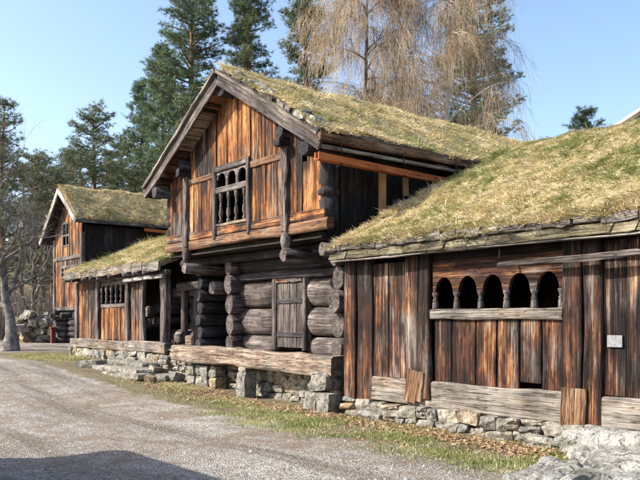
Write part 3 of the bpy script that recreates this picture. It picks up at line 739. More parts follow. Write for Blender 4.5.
# ------------------------------------------------------------------ low plank shed between the lofts
def shed():
    T = thing('plank_shed', 'low plank shed with curved posts and barred arch window between the two gabled lofts', 'shed', (8.6, 19.8, .5))
    X = 8.6; y = lambda px: Yp(px, X)
    yl, yr = y(76), y(167)
    stone_wall(T, 8.5, yr - .1, yl + .3, lambda v: ground_z(8.4, v) - .05, lambda v: .74, hmin=.12, hmax=.22, wmin=.22, wmax=.5)
    hboard('sill_beam', X - .1, yl + .25, yr - .05, .75, 1.04, 'grey', T, t=.24, n=8, jit=.012, ch=.03)
    hboard('lintel', X - .03, yl, yr, 2.72, 2.86, 'log', T, t=.14)
    plank_run(T, X, yl, y(98), 1.04, lambda v: 2.72, 'brown', .26, mats=['orange', 'brown'])
    plank_run(T, X, y(101), y(127), 1.04, lambda v: 1.95, 'orange', .2)
    plank_run(T, X, y(131), y(143), 1.04, lambda v: 2.72, 'brown', .26, mats=['orange', 'brown'])
    for px, bow in ((78, .03), (99, .05), (129, .06), (144.5, .08)):
        vboard('post', X - .07, y(px) + .1, y(px) - .1, .95, 2.74, 'log', T, t=.1, n=7, bow=bow, jit=.012)
    vboard('post', X - .08, y(164) + .13, y(164) - .13, .9, 2.8, 'log', T, t=.2, n=7, bow=-.05, jit=.014)
    w0, w1 = y(101.5), y(126)
    hboard('window_rail', X - .03, w0, w1, 1.95, 2.06, 'log', T, t=.08)
    ar = arch_panel('window_head', X - .01, w0, w1, 2.5, 2.72, 5, .2, .11, 'log', T, t=.05, steps=6)
    for q in range(6):
        yy = w0 + (w1 - w0) * q / 5
        turned('baluster', (X + .015, yy, 2.06), [(0, .05), (.08, .05), (.12, .028), (.22, .05), (.3, .028), (.38, .05), (.45, .055)], 'log', ar, sides=8)
    beam('rail', (X - .2, y(131), 2.66), (X - .2, y(171), 2.68), .1, .08, 'pale', T, n=5, jit=.01)
    # dark open bay with log ends of the room behind
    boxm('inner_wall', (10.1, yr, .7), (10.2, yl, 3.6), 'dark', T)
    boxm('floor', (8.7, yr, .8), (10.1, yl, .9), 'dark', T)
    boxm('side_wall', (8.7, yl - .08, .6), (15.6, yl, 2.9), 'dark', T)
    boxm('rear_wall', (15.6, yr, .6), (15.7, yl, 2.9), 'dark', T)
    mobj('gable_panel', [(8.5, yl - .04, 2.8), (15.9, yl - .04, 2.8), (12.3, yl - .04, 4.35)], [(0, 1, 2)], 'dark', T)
    for k, px in enumerate((146.5, 151, 155)):
        for q in range(2):
            log('log_end', (9.1, Yp(px, 9.1), 1.5 + q * .33 + .04 * k), (10.1, Yp(px, 9.1), 1.5 + q * .33 + .04 * k), .14, .14, 'log', T, sides=10, n=2)
    log('wall_log', (9.5, y(144), 2.35), (9.5, y(167), 2.35), .15, .15, 'log', T, sides=10)
    log('wall_log', (9.5, y(144), 1.2), (9.5, y(167), 1.2), .15, .15, 'log', T, sides=10)
    slope(T, 'Y', 16.95, 22.7, (8.3, 3.08), (12.3, 4.65), .2, 45000, lambda a, t: .5 + .2 * t, rust=.08, length=(.08, .17))
    slope(T, 'Y', 16.95, 22.7, (16.3, 3.08), (12.3, 4.65), .2, 0, .4)
    yy = 22.8
    while yy > 16.6:
        L = R.uniform(.5, .95)
        beam('eave_board', (8.24 + R.uniform(-.02, .02), yy, 2.95 + R.uniform(-.02, .02)), (8.24, yy - L + .03, 2.95 + R.uniform(-.02, .02)), .24, .07, 'grey', T, n=3, jit=.015, slant0=.25, slant1=.25)
        log('rafter_end', (8.14, yy - .2, 2.78), (8.7, yy - .2, 2.86), .05, .05, 'log', T, sides=8, n=1)
        yy -= L
shed()

# ------------------------------------------------------------------ narrow loft at the left
def far_loft():
    T = thing('gabled_loft', 'narrow distant gabled loft with pale bargeboards and turf roof at the far left', 'loft', (12, 31, .5))
    X = 11.4; YC = 31.05; yr, yl = 29.55, 32.75; zr = lambda v: 6.95 - abs(v - YC) * .86
    plank_run(T, X, yl, 31.75, 4.3, zr, 'orange', .32); plank_run(T, X, 31.75, 30.95, 5.75, zr, 'orange', .3)
    plank_run(T, X, 31.75, 30.95, 4.3, lambda v: 4.75, 'orange', .3); plank_run(T, X, 30.95, yr + .05, 4.3, zr, 'orange', .3)
    plank_run(T, X, yl, 31.95, 2.15, lambda v: 4.15, 'orange', .3); plank_run(T, X, 31.95, 30.05, 2.15, lambda v: 3.42, 'orange', .3, mats=['orange', 'brown'])
    plank_run(T, X, 30.05, yr + .05, 2.15, lambda v: 4.15, 'brown', .3); plank_run(T, X, 31.95, 30.05, 3.9, lambda v: 4.15, 'brown', .3)
    for z in (4.15, 2.0): hboard('rail', X - .05, yl + .05, yr - .02, z, z + .16, 'log', T, t=.1)
    W = hboard('window_frame', X - .04, 31.75, 30.95, 5.68, 5.78, 'log', T, t=.08)
    vboard('frame_post', X - .04, 31.78, 31.68, 4.32, 5.7, 'log', W, t=.08); vboard('frame_post', X - .04, 31.02, 30.92, 4.32, 5.7, 'log', W, t=.08)
    hboard('frame_rail', X - .03, 31.75, 30.95, 5.15, 5.24, 'log', W, t=.06); hboard('frame_rail', X - .03, 31.75, 30.95, 4.72, 4.8, 'log', W, t=.06)
    vboard('mullion', X - .02, 31.4, 31.3, 4.75, 5.7, 'log', W, t=.05)
    G = hboard('gallery_rail', X - .04, 31.98, 30.02, 3.36, 3.46, 'log', T, t=.08)
    arch_panel('arch_board', X - .01, 31.95, 30.05, 3.72, 3.92, 5, .27, .12, 'log', G, t=.05, steps=6)
    for q in range(6): vboard('baluster', X, 31.95 - q * .38 + .045, 31.95 - q * .38 - .045, 3.45, 3.75, 'log', G, t=.05)
    for yy in (yl, yr): vboard('corner_post', X - .06, yy + .12, yy - .08, 1.95, 5.2 if yy == yr else 5.1, 'log', T, t=.16)
    for k in range(18): beam('plank', (X + .3 + k * .4, yr, 2.0), (X + .3 + k * .4, yr, 5.5), .385, .05, 'dark', T, side=(1, 0, 0))  # near-black colour stands in for shade on this unlit side
    boxm('side_wall', (X + .2, yl - .05, 2.0), (19, yl, 5.2), 'dark', T)
    mobj('rear_wall', [(19, yr, 1), (19, yl, 1), (19, yl, 5.2), (19, YC, 6.9), (19, yr, 5.4)], [(0, 1, 2, 3, 4)], 'dark', T)
    boxm('upper_floor', (X + .1, yr, 1.9), (19, yl, 2.0), 'dark', T)
    slope(T, 'X', 11.0, 19.3, (29.15, 5.82), (YC, 7.3), .22, 30000, .25, rust=.15, length=(.09, .18))
    slope(T, 'X', 11.0, 19.3, (33.4, 5.25), (YC, 7.3), .22, 1500, .25, length=(.12, .3))
    for ye, ze in ((29.1, 5.55), (33.4, 4.98)):
        beam('bargeboard', (10.95, ye, ze), (10.95, YC, 7.05), .22, .06, 'pale', T, side=(0, 0, 1), n=5, jit=.01)
    beam('eave_log', (11.0, 29.12, 5.62), (19, 29.12, 5.62), .14, .1, 'bark', T, n=8, jit=.015)
    beam('gutter', (13.9, 29.05, 5.42), (16.5, 29.05, 5.36), .14, .1, 'red', T)
    for k in range(6):
        r = .2
        for yy in (29.75, 32.5):
            log('log_end', (11.3 + .12 * (k % 2) - .03 * k, yy, .72 + k * .25), (18.5, yy, .72 + k * .25), r * .7, r * .7, 'log' if k < 5 else 'logdark', T, sides=10, n=2)
        log('wall_log', (11.85, 32.7, .72 + k * .25), (11.85, 29.6, .72 + k * .25), .135, .135, 'logdark', T, sides=10, n=3)
    for yy in (29.75, 31.2, 32.5): log('cantilever', (11.1, yy, 1.8), (13, yy, 1.8), .12, .12, 'logdark', T, sides=10, n=2)
far_loft()

# ------------------------------------------------------------------ loose stones, steps, far stone wall
def slab_thing(name, label, cat, px, py, size, rotz, dz=0., mat='slab', tilt=(0, 0), group=None, d=None, k=1):
    """weathered slab as a finely broken block"""
    dd = d or FPX * 1.35 / (py - HOR); x, y = spot(px, dd); z = ground_z(x, y) + dz
    n = 22; V, F, idx = [], [], {}
    sx, sy, sz = size
    def vid(i, j, l):
        key = (i, j, l)
        if key not in idx:
            p = Vector((i / n - .5, j / n - .5, l / 3 - .5))
            q = Vector((p.x * sx, p.y * sy, p.z * sz))
            edge = max(abs(p.x), abs(p.y)) * 2
            q.xy *= 1 - .05 * (abs(p.z) * 2) ** 3
            q.z *= 1 - .22 * edge ** 4
            s = Vector((px * .1, py * .1, 0))
            q += noise.noise_vector(q * 1.6 + s) * .08 * min(1, sx) + noise.noise_vector(q * 5 + s) * .014
            cell, pts = noise.voronoi(Vector((q.x * 1.1 + .2 * noise.noise(q * 3 + s), q.y * 1.5, 0)) + s)
            q.z += sz * (.10 * (noise.cell(pts[0] * 7.3) - .5) - .09 * max(0, 1 - (cell[1] - cell[0]) * 14)) + .006 * noise.noise(q * 17)
            idx[key] = len(V); V.append(q)
        return idx[key]
    for a in range(n):
        for b in range(n):
            F.append((vid(a, b, 3), vid(a + 1, b, 3), vid(a + 1, b + 1, 3), vid(a, b + 1, 3)))
    for a in range(n):
        for l in range(3):
            F.append((vid(a, 0, l), vid(a + 1, 0, l), vid(a + 1, 0, l + 1), vid(a, 0, l + 1)))
            F.append((vid(a + 1, n, l), vid(a, n, l), vid(a, n, l + 1), vid(a + 1, n, l + 1)))
            F.append((vid(0, a + 1, l), vid(0, a, l), vid(0, a, l + 1), vid(0, a + 1, l + 1)))
            F.append((vid(n, a, l), vid(n, a + 1, l), vid(n, a + 1, l + 1), vid(n, a, l + 1)))
    Mw = Matrix.Translation((x, y, z)) @ Matrix.Rotation(rotz, 4, 'Z') @ Matrix.Rotation(tilt[0], 4, 'X') @ Matrix.Rotation(tilt[1], 4, 'Y')
    o = mobj(name, V, F, mat, None, Mw, smooth=False)
    return tag(o, label, cat, group)
slab_thing('boulder', 'large pale grey flat-topped boulder at the lower right corner', 'boulder', 622, 470, (1.5, 1.2, .4), .5, .02, d=7.75)
slab_thing('boulder', 'low pale rock sunk in the gravel in front of the big corner boulder', 'boulder', 560, 476, (1.1, .75, .22), .2, .0, d=7.55)
slab_thing('boulder', 'flat grey doorstep slab against the foundation behind the corner boulder', 'boulder', 632, 446, (1.5, .7, .42), 1.5, .12, d=8.5)
G = 'flat stone steps before the low shed'
slab_thing('stone_step', 'topmost long dark flat step against the low shed footing', 'step', 133, 362, (.5, 2.2, .15), 0, .14, group=G, mat='stone', d=19.2)
slab_thing('stone_step', 'longest middle flat step of the stones before the low shed', 'step', 122, 371, (.6, 2.5, .19), .08, .06, group=G, mat='stone', d=18.4)
slab_thing('stone_step', 'lowest flat step of the stones, nearest the gravel', 'step', 128, 379, (.5, 1.6, .15), .12, .05, group=G, mat='stone', d=17.6)
slab_thing('stone_step', 'rounded stone at the left end of the flat steps', 'step', 92, 368, (.55, .6, .26), .6, .05, group=G, mat='stone', d=19.2)
slab_thing('stone_step', 'broken slab at the right end of the flat steps near the bench', 'step', 163, 374, (.5, .6, .18), .4, .06, group=G, mat='stone', d=17.4)
for px, d, s, lab in ((149, 18.0, .3, 'round tan stone on the ledge right of the steps'), (157, 17.8, .36, 'rounder pinkish stone beside the shed corner post'), (176, 17.2, .3, 'small stone between the steps and the bench footing'), (150, 16.9, .22, 'small loose stone on the gravel below the steps')):
    x, y = spot(px, d); o = stone('loose_stone', (x, y, ground_z(x, y) + s * .3), (s, s * 1.1, s * .75), None, rot=(.1, .2, px)); tag(o, lab, 'stone', 'loose stones by the steps')

T = thing('stone_wall', 'rough heap-like fieldstone wall behind the bare tree at far left', 'wall', (*spot(46, 33.5), .5))
for k in range(150):
    f = R.random(); x, y = spot(18 + 60 * f, 33.5 + R.uniform(-.5, .5)); h = ground_z(x, y)
    lay = R.random(); s = R.uniform(.25, .5)
    stone('stone', (x, y, h + .1 + lay * (.95 + .2 * math.sin(f * 5))), (s, s * 1.2, s * .75), T, rot=(R.uniform(-.4, .4), R.uniform(-.4, .4), R.uniform(0, 3)))
x, y = spot(53, 32.2); g = ground_z(x, y)
T = thing('marker_post', 'short faded red post in front of the fieldstone wall', 'post', (x, y, g))
boxm('shaft', (x - .09, y - .09, g - .1), (x + .09, y + .09, g + .62), 'redpost', T); boxm('cap', (x - .12, y - .12, g + .62), (x + .12, y + .12, g + .7), 'redpost', T)

# white house on the rise, only its roof corner clears the turf
def white_house():
    x, y = spot(671, 45); g = ground_z(x, y)
    T = thing('white_house', 'white house whose roof corner shows above the turf roof at right edge', 'house', (x, y, g))
    h = 14.6 - g; ax = Vector((CF, -SF, 0)); ay = Vector((SF, CF, 0)); o = Vector((x, y, g))
    def P(a, b, c): return o + ax * a + ay * b + Vector((0, 0, c))
    mobj('wall', [P(-1.6, 0, -1), P(6, 0, -1), P(6, 7, -1), P(-1.6, 7, -1), P(-1.6, 0, h - .45), P(6, 0, h - .45), P(6, 7, h - .45), P(-1.6, 7, h - .45)], [(0, 1, 5, 4), (1, 2, 6, 5), (2, 3, 7, 6), (3, 0, 4, 7)], 'white', T)
    mobj('roof', [P(-2.1, -.5, h - .42), P(6.5, -.5, h - .42), P(6.5, 7.5, h - .42), P(-2.1, 7.5, h - .42), P(-2.1, -.5, h - .2), P(6.5, -.5, h - .2), P(6.5, 7.5, h - .2), P(-2.1, 7.5, h - .2), P(.8, 3.5, h + .9), P(4, 3.5, h + .9)],
         [(3, 2, 1, 0), (0, 1, 5, 4), (1, 2, 6, 5), (2, 3, 7, 6), (3, 0, 4, 7), (4, 5, 9, 8), (5, 6, 9), (6, 7, 8, 9), (7, 4, 8)], 'tiles', T)
    for a in (-.6, 1.6, 3.8):
        W = mobj('window', [P(a, -.03, h - 2.6), P(a + 1, -.03, h - 2.6), P(a + 1, -.03, h - 1.3), P(a, -.03, h - 1.3)], [(0, 1, 2, 3)], 'iron', T)
white_house()
# shed standing across the road to the left; its roof corner throws the shadow over the near gravel
def road_shed():
    xe, y1, ze = .27, 11.1, 3.2
    T = thing('road_shed', 'flat-roofed plank shed left of the view whose shadow crosses the near gravel', 'shed', (-3, 7.5, 0))
    for (a, b) in (((xe - .4, 3.8), (xe - .4, 10.8)), ((-6, 3.8), (-6, 10.8))):
        for k in range(28):
            yy = 3.9 + k * .25; beam('plank', (a[0], yy, -.1), (a[0], yy, 3.05), .24, .05, 'brown', T, side=(0, 1, 0), n=1)
    boxm('end_wall', (-6, 10.75, -.1), (xe - .4, 10.8, 3.05), 'brown', T); boxm('end_wall', (-6, 3.8, -.1), (xe - .4, 3.85, 3.05), 'brown', T)
    boxm('roof', (-6.4, 3.5, 3.05), (xe, y1, ze), 'bark', T)
road_shed()

# ------------------------------------------------------------------ gravel, grass, leaves on the ground
def in_front(x): return x < 8.05
def scatter_ground():
    # pebbles
    n = 15000; d = 7.2 + 14 * NR.random(n) ** 1.7; px = NR.uniform(-20, 660, n); u = (px - 320) / FPX
    x = d * (SF + u * CF); y = d * (CF - u * SF); k = x < 8.0; x, y = x[k], y[k]; n = len(x)
    z = GZ(x, y); s = NR.uniform(.004, .012, n) * (1 + (NR.random(n) < .05) * NR.uniform(.5, 2.2, n))
    base = np.array([(1, 0, -.2), (0, 1, -.2), (-1, 0, -.2), (0, -1, -.2), (.2, .1, .8)])
    V = np.repeat(np.stack([x, y, z], 1), 5, 0).reshape(n, 5, 3) + base[None] * s[:, None, None] * NR.uniform(.6, 1.4, (n, 5, 3))
    F = (np.arange(n)[:, None] * 5 + np.array([0, 1, 4, 1, 2, 4, 2, 3, 4, 3, 0, 4])).ravel()
    g = NR.uniform(.13, .42, n)[:, None] * np.array([1, .94, .86]) * NR.uniform(.93, 1.07, (n, 3))
    o = fastmesh('gravel', V.reshape(-1, 3), F, np.full(n * 4, 3), np.repeat(g, 5, 0), 'pebble', None)
    tag(o, 'loose grey gravel scattered over the road', 'gravel', kind='stuff')
    # grass on the verge
    Ps = []
    def patch(n, cx, cy, rx, ry):
        a = NR.uniform(0, 2 * np.pi, n); r = np.sqrt(NR.random(n)); Ps.append(np.stack([cx + rx * r * np.cos(a), cy + ry * r * np.sin(a)], 1))
    for px, d, rx, ry, n in ((62, 22.0, .9, 2.2, 9000), (590, 8.9, .15, .3, 500), (196, 16.3, .4, .8, 3000), (268, 14.9, .3, .5, 1500)):
        x, y = spot(px, d); patch(n, min(x, 8.0 - rx * .6), y, rx, ry)
    m = 150000; q = np.stack([NR.uniform(5.9, 8.1, m), NR.uniform(4.4, 16.5, m)], 1)
    dens = np.clip((q[:, 0] - 5.9 - .35 * np.clip(q[:, 1] - 10, 0, 3) * .5) / 1.0, 0, 1) * np.clip(1.2 - .26 * np.clip(q[:, 1] - 8.6, 0, 9), .3, 1)
    dens *= np.clip(.5 + 1.9 * nz(q[:, 0], q[:, 1], 1.3, 4.), .05, 1) * np.where(q[:, 0] > 7.7, .45, 1)
    Ps.append(q[NR.random(m) < dens])
    p = np.concatenate(Ps); k = ((p[:, 0] < 8.12) | (p[:, 1] > 9.6)) & (p[:, 0] < 8.6); p = p[k]; n = len(p)
    P = np.concatenate([p, GZ(p[:, 0], p[:, 1])[:, None] - .005], 1)
    C = grass_cols(p[:, 0] * 2, p[:, 1] * 2, np.clip(.95 - .06 * np.clip(p[:, 1] - 8, 0, 9), .5, 1), .05) * np.array([.8, .88, .75])
    o = blades('verge_grass', P, np.tile([0, 0, 1.], (n, 1)), NR.normal(0, .5, (n, 3)), NR.uniform(.025, .075, n), NR.uniform(.004, .008, n), C, 'blade')
    tag(o, 'short patchy green grass along the foot of the buildings', 'grass', kind='stuff')
    # leaves
    Ls = []
    for px, d, rx, ry, n in ((400, 10.9, .35, 1.2, 900), (450, 9.95, .3, .9, 800), (510, 9.25, .3, .6, 800), (340, 12.0, .4, .8, 500), (255, 15.0, .4, 1.6, 700), (300, 13.4, .3, .8, 500), (160, 17.3, .6, 1.0, 500), (215, 15.2, .8, 1.5, 500), (190, 16.2, .7, .8, 300), (400, 9.9, .8, 1.8, 350), (540, 8.9, .35, .4, 350)):
        x, y = spot(px, d); a = NR.uniform(0, 6.28, n); r = np.sqrt(NR.random(n)); Ls.append(np.stack([min(x, 7.95 - rx * .3) + rx * r * np.cos(a), y + ry * r * np.sin(a)], 1))
    p = np.concatenate(Ls); p = p[(p[:, 0] < 8.1) | (p[:, 1] > 9.9)]; n = len(p); z = GZ(p[:, 0], p[:, 1]) + NR.uniform(.008, .03, n)
    c = np.concatenate([p, z[:, None]], 1); a = NR.uniform(0, 6.28, n); s = NR.uniform(.014, .032, n)[:, None]
    e1 = np.stack([np.cos(a), np.sin(a), NR.normal(0, .35, n)], 1) * s; e2 = np.stack([-np.sin(a), np.cos(a), NR.normal(0, .35, n)], 1) * s * .7
    V = np.stack([c - e1, c - e2 + e1 * .2, c + e1, c + e2 + e1 * .2], 1).reshape(-1, 3)
    t = NR.random(n)[:, None]; C = np.array([.36, .19, .09]) * t + np.array([.5, .38, .25]) * (1 - t); C *= NR.uniform(.6, 1.3, (n, 1))
    o = fastmesh('leaf_litter', V, np.arange(n * 4), np.full(n, 4), np.repeat(C, 4, 0), 'leaf', None)
    tag(o, 'dry brown fallen leaves gathered along the stone footings', 'leaves', kind='stuff')
scatter_ground()

# ------------------------------------------------------------------ trees
def tubes(segs, sides=4):
    """segs: list of polylines [(point, radius), ...] -> arrays for one mesh"""
    V, F = [], []
    for line in segs:
        prev = None; m = len(line); r = sides if line[0][1] > .03 else 3
        base = len(V)
        for i, (p, rad) in enumerate(line):
            t = (line[min(i + 1, m - 1)][0] - line[max(i - 1, 0)][0]); t = t.normalized() if t.length > 1e-6 else Vector((0, 0, 1))
            s = t.cross(Vector((.3, .9, .2))); s = s.normalized() if s.length > 1e-4 else Vector((1, 0, 0)); q = t.cross(s)
            for j in range(r):
                an = 2 * math.pi * j / r; V.append(p + s * (rad * math.cos(an)) + q * (rad * math.sin(an)))
        for i in range(m - 1):
            for j in range(r):
                F.append((base + i * r + j, base + i * r + (j + 1) % r, base + (i + 1) * r + (j + 1) % r, base + (i + 1) * r + j))
    return V, F
def rv(r, s=1.0): return Vector((r.uniform(-s, s), r.uniform(-s, s), r.uniform(-s, s)))
def pine_meshes(seed, H, crown_from, spread, droop, dens=1.0, needle=.36, top_round=.5, hue=0.):
    """tapered trunk, limbs in loose whorls, and needle tufts massed on the outer half of every limb"""
    r = random.Random(seed); nr = np.random.default_rng(seed)
    tr = []; bend = Vector((r.uniform(-.4, .4), r.uniform(-.4, .4), 0))
    def axis(f): return Vector((bend.x * math.sin(f * 3), bend.y * math.sin(f * 2.4), H * f))
    R0 = .011 * H + .06
    tr.append([(axis(i / 12), R0 * (1 - i / 12) ** .8 + .015) for i in range(13)])
    tip_p, tip_s, tip_g = [], [], []
    z = crown_from * H
    # a few dead stubs
    for _ in range(int(7)):
        f = r.uniform(.12, crown_from); a = r.uniform(0, 6.28); p = axis(f); L = r.uniform(.4, 1.2)
        tr.append([(p, .03), (p + Vector((math.cos(a), math.sin(a), r.uniform(-.3, .2))) * L, .008)])
    while z < H * .985:
        f = z / H; cf = (f - crown_from) / (1 - crown_from)
        prof = spread * (1 - cf) ** top_round * (.55 + .45 * min(1, cf * 4 + .3))
        for k in range(r.choice((3, 4, 5))):
            a = r.uniform(0, 6.28); L = prof * r.uniform(.5, 1.15) + .25
            p0 = axis(f); up = r.uniform(.05, .45) - droop * (1 - cf)
            d = Vector((math.cos(a), math.sin(a), up)).normalized()
            pts = [(p0, .012 + .018 * L)]; p = p0.copy(); nseg = 4
            for s in range(nseg):
                d = (d + rv(r, .16) + Vector((0, 0, .09))).normalized(); p = p + d * (L / nseg); pts.append((p.copy(), (.012 + .018 * L) * (1 - (s + 1) / nseg) + .006))
            tr.append(pts)
            nt = max(4, int(L * 8.5 * dens))
            for q in range(nt):
                g = r.uniform(.3, 1.03); i = min(nseg - 1, int(g * nseg)); w = min(1, g * nseg - i)
                b = pts[i][0].lerp(pts[i + 1][0], w); off = rv(r, 1.0); off.z = off.z * .45 + .1; off = off * (.14 + .26 * L * (1.1 - g) + .12)
                tip_p.append(b + off); tip_s.append(r.uniform(.7, 1.25)); tip_g.append(r.uniform(.55, 1.3) * (.8 + .35 * g))
                if q % 3 == 0: tr.append([(b, .012), (b + off, .005)])
        z += r.uniform(.3, .52) * (1 if cf < .85 else .7)
    P = np.array([tuple(v) for v in tip_p]); S = np.array(tip_s); Gv = np.array(tip_g); m = 20; n = len(P)
    dirs = nr.normal(size=(n, m, 3)); dirs[:, :, 2] = dirs[:, :, 2] * .7 + .35; dirs /= np.linalg.norm(dirs, axis=2, keepdims=True)
    L = needle * S[:, None] * nr.uniform(.35, 1.05, (n, m)); sd = np.cross(dirs, nr.normal(size=(n, m, 3))); sd /= np.linalg.norm(sd, axis=2, keepdims=True)
    wd = .024 * (needle / .36)
    a = P[:, None] + sd * wd * .7 + dirs * .03; b = P[:, None] - sd * wd * .7 + dirs * .03; c = P[:, None] + dirs * L[..., None]
    V = np.stack([a, b, c], 2).reshape(-1, 3)
    ga = np.array([.085 + .03 * hue, .14, .07]); gb = np.array([.18 + .05 * hue, .24, .14]); t = nr.random((n, 1))
    C = (ga * t + gb * (1 - t)) * Gv[:, None]; C = C * np.where(nr.random((n, 1)) < .12, np.array([1.5, 1.3, .9]), 1.0); C = np.repeat(C, m * 3, 0) * np.repeat(nr.uniform(.75, 1.25, (n * m, 1)), 3, 0)
    tv, tf = tubes(tr, 6)
    return (tv, tf), (V, C)
def build_tree(name, kinds, px, d, label, group, rot=0., scale=1.0, category='tree'):
    x, y = spot(px, d); z = ground_z(x, y) - .1
    T = thing(name, label, category, (x, y, z), group)
    Mw = Matrix.Translation((x, y, z)) @ Matrix.Rotation(rot, 4, 'Z') @ Matrix.Scale(scale, 4)
    for nm, me in kinds: link(bpy.data.objects.new(nm, me), T, Mw)
    return T
def pine_kind(*a, **k):
    (tv, tf), (V, C) = pine_meshes(*a, **k)
    o = mobj('trunk', tv, tf, 'pinebark', smooth=True); n = len(V)
    c = fastmesh('crown', V, np.arange(n), np.full(n // 3, 3), C, 'needle', None)
    res = [('trunk', o.data), ('crown', c.data)]
    for q in (o, c): bpy.data.objects.remove(q)
    return res
K = {}
K['tall'] = pine_kind(1, 27, .15, 4.3, .2, dens=1.6, needle=.36, top_round=.6)
K['tall2'] = pine_kind(2, 26, .25, 2.9, .1, dens=1.7, needle=.36, top_round=.5, hue=.3)
K['mid'] = pine_kind(3, 16, .15, 3.2, .08, dens=1.1, needle=.33, top_round=.42, hue=.4)
K['mid2'] = pine_kind(4, 15, .28, 2.8, .05, dens=1.0, needle=.33, top_round=.4, hue=.8)
K['small'] = pine_kind(5, 8, .68, 1.0, .05, dens=2.6, needle=.28, top_round=.35)
gp = 'pines standing behind the buildings'
PL = [('tall', 197, 50, 1.0, 'tall dense pine rising behind the left slope of the tall loft'), ('tall', 163, 54, .76, 'lower broad pine left of the tallest pine, above the far loft'),
      ('tall2', 246, 50, .98, 'slender pine directly above the peak of the tall loft'), ('tall2', 302, 53, 1.0, 'pine between the loft ridge and the weeping birch'),
      ('tall', 474, 52, .93, 'dark pine showing behind the right-hand birch'), ('mid', 92, 44, .86, 'rounded bushy pine behind the far loft roof'),
      ('mid2', 8, 42, .9, 'pine with its crown at the left picture edge'), ('mid', 135, 46, .66, 'short pine filling the gap right of the far loft ridge'),
      ('small', 585, 40, .88, 'small round pine alone against the sky above the right roof')]
for i, (k, px, d, s, lab) in enumerate(PL):
    build_tree('pine_tree', K[k], px, d, lab, gp, rot=i * 1.9, scale=s)
gw = 'background pines of the wood at left'
WL = [('mid2', 32, 47, .76, 'thin pine just right of the left-edge pine'), ('mid2', 52, 52, .74, 'thin-stemmed pine seen left of the far loft peak'), ('mid', 70, 56, .8, 'pine directly behind the far loft peak'),
      ('mid2', 20, 58, .8, 'farther pine in the wood behind the bare tree'), ('mid2', 112, 52, .82, 'farther pine between the far loft and the tall pines'),
      ('mid', 178, 46, .66, 'low pine whose crown fills under the tallest pine'),
      ('tall', 141, 57, .68, 'broad pine reaching out left of the lower broad pine'), ('mid', -6, 48, .84, 'pine cut by the left picture edge'), ('mid', 44, 58, .8, 'broad pine deep in the wood left of the far loft'), ('mid', 120, 58, .88, 'broad pine far behind the far loft roof'), ('mid2', 76, 49, .8, 'pine a little left of the bushy pine behind the far loft')]
for i, (k, px, d, s, lab) in enumerate(WL): build_tree('pine_tree', K[k], px, d, lab, gw, rot=i * 2.3 + 1, scale=s)

def birch_kind(seed, H, spread, strands, lean=0.):
    r = random.Random(seed); limbs, tw = [], []
    def axis(f): return Vector((lean * H * f + .25 * math.sin(f * 5), .3 * math.sin(f * 4 + 1), H * f))
    limbs.append([(axis(i / 10), (.2 * (1 - i / 10) + .02)) for i in range(11)])
    src = []
    for k in range(44):
        f = r.uniform(.28, .97); a = r.uniform(0, 6.28); L = spread * (1.15 - f) ** .6 * r.uniform(.6, 1.15)
        d = Vector((math.cos(a), math.sin(a), r.uniform(.7, 1.5))).normalized(); p = axis(f); pts = [(p.copy(), .075 * (1.1 - f) + .02)]
        for s in range(6):
            d = (d + rv(r, .13) + Vector((0, 0, -.17))).normalized(); p = p + d * L / 6; pts.append((p.copy(), (.07 * (1.1 - f) + .02) * (1 - (s + 1) / 6.5)))
            src.append((p.copy(), d.copy(), 1 + s))
            if s > 0:
                q = p.copy(); e = (d + rv(r, .8)).normalized(); sub = [(q.copy(), .024)]
                for _ in range(3):
                    e = (e + rv(r, .2) + Vector((0, 0, -.22))).normalized(); q = q + e * r.uniform(.35, .7); sub.append((q.copy(), .013)); src.append((q.copy(), e.copy(), 4))
                limbs.append(sub)
        limbs.append(pts)
    for k in range(strands):
        p, d, w = r.choice(src); p = p + rv(r, .12); L = r.uniform(.5, 3.0); e = (d + rv(r, .9)).normalized(); pts = [(p.copy(), .008)]; n = 5
        for s in range(n):
            e = (e + Vector((0, 0, -.5)) + rv(r, .3)).normalized(); p = p + e * L / n; pts.append((p.copy(), .007 - .0009 * s))
            if r.random() < .8:
                g = (e + rv(r, .8)).normalized(); tw.append([(p.copy(), .006), (p + g * r.uniform(.12, .35), .005), (p + g * .3 + Vector((0, 0, -r.uniform(.1, .35))), .005)])
        tw.append(pts)
    lv, lf = tubes(limbs, 7); tv, tf = tubes(tw, 3)
    o = mobj('trunk', lv, lf, 'birchbark' if seed == 22 else 'greybark', smooth=True); c = mobj('crown', tv, tf, 'twig')
    res = [('trunk', o.data), ('crown', c.data)]
    for q in (o, c): bpy.data.objects.remove(q)
    return res
gb = 'bare weeping birches behind the tall loft'
b1 = birch_kind(21, 20, 3.2, 5600); b2 = birch_kind(22, 21, 5.0, 3000, lean=-.02)
build_tree('birch_tree', b1, 364, 42, 'bare weeping birch with dense tan hanging twigs above the loft ridge', gb, .4, 1.08)
build_tree('birch_tree', b2, 447, 40, 'bare birch with pale trunk and long drooping twigs over the right roof', gb, 2.0, 1.0)

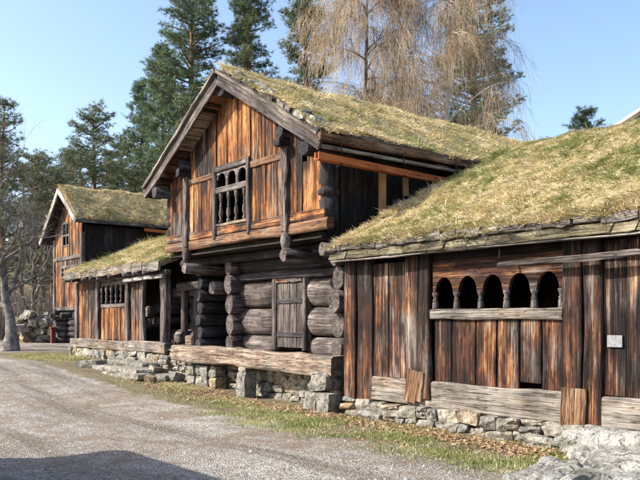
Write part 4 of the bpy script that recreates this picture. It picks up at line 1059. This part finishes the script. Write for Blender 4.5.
def bare_kind(seed, H, gen=5, r0=.15):
    r = random.Random(seed); limbs = []
    def grow(p, d, L, rad, g):
        pts = [(p.copy(), rad)]; n = 5
        for s in range(n):
            d = (d + rv(r, .2) + Vector((0, 0, .05))).normalized(); p = p + d * L / n; rr = rad * (1 - .45 * (s + 1) / n); pts.append((p.copy(), rr))
            if g > 0 and (s > 0 or g < gen) and r.random() < (.55 if g < gen else .7):
                grow(p.copy(), (d * .55 + rv(r, .95) + Vector((0, 0, .12))).normalized(), L * r.uniform(.45, .75), rr * .66, g - 1)
        if g > 0:
            for _ in range(2): grow(p.copy(), (d + rv(r, .6)).normalized(), L * r.uniform(.55, .8), rr * .75, g - 1)
        limbs.append(pts)
    grow(Vector((0, 0, 0)), Vector((.05, 0, 1)), H * .33, r0, gen)
    limbs[-1] = [(p, q * (1 + .9 * max(0, 1 - i * .8))) for i, (p, q) in enumerate(limbs[-1])]
    v, f = tubes(limbs, 7); o = mobj('trunk', v, f, 'greybark', smooth=True); big = o.data; bpy.data.objects.remove(o)
    return big, v, f
def bare_tree(px, d, H, seed, label, rot=0, gen=5, r0=.15):
    me, v, f = bare_kind(seed, H, gen, r0); x, y = spot(px, d)
    T = thing('bare_tree', label, 'tree', (x, y, ground_z(x, y) - .05), 'bare leafless trees at left')
    link(bpy.data.objects.new('branches', me), T, Matrix.Translation((x, y, ground_z(x, y) - .05)) @ Matrix.Rotation(rot, 4, 'Z'))
bare_tree(10, 25.5, 9.8, 31, 'gnarled bare grey tree at the road edge on the far left', 3.3, gen=5, r0=.19)
bare_tree(-25, 29, 8.5, 33, 'bare tree mostly outside the left edge reaching in with twigs', 1, gen=3)
bare_tree(36, 38, 9, 35, 'slim bare tree in front of the wood left of the far loft', 2, gen=3)
bare_tree(62, 41, 8, 37, 'bare tree close behind the far loft gable', .7, gen=3)

# undergrowth below the pines
def thicket():
    tw = []; r = random.Random(5)
    for k in range(5200):
        px = r.uniform(-60, 190); d = r.uniform(37, 60); x, y = spot(px, d); z = ground_z(x, y); L = r.uniform(.6, 3.2)
        p = Vector((x, y, z)); dd = Vector((r.uniform(-.4, .4), r.uniform(-.4, .4), 1)).normalized(); pts = [(p.copy(), .022)]
        for s in range(3): dd = (dd + rv(r, .3)).normalized(); p = p + dd * L / 3; pts.append((p.copy(), .018 - .004 * s))
        tw.append(pts)
        for _ in range(2): tw.append([(pts[1][0], .012), (pts[1][0] + rv(r, .9) + Vector((0, 0, .5)), .006)])
    v, f = tubes(tw, 3); o = mobj('undergrowth', v, f, 'thick'); tag(o, 'leafless grey-brown brushwood under the pines at left', 'brushwood', kind='stuff')
thicket()
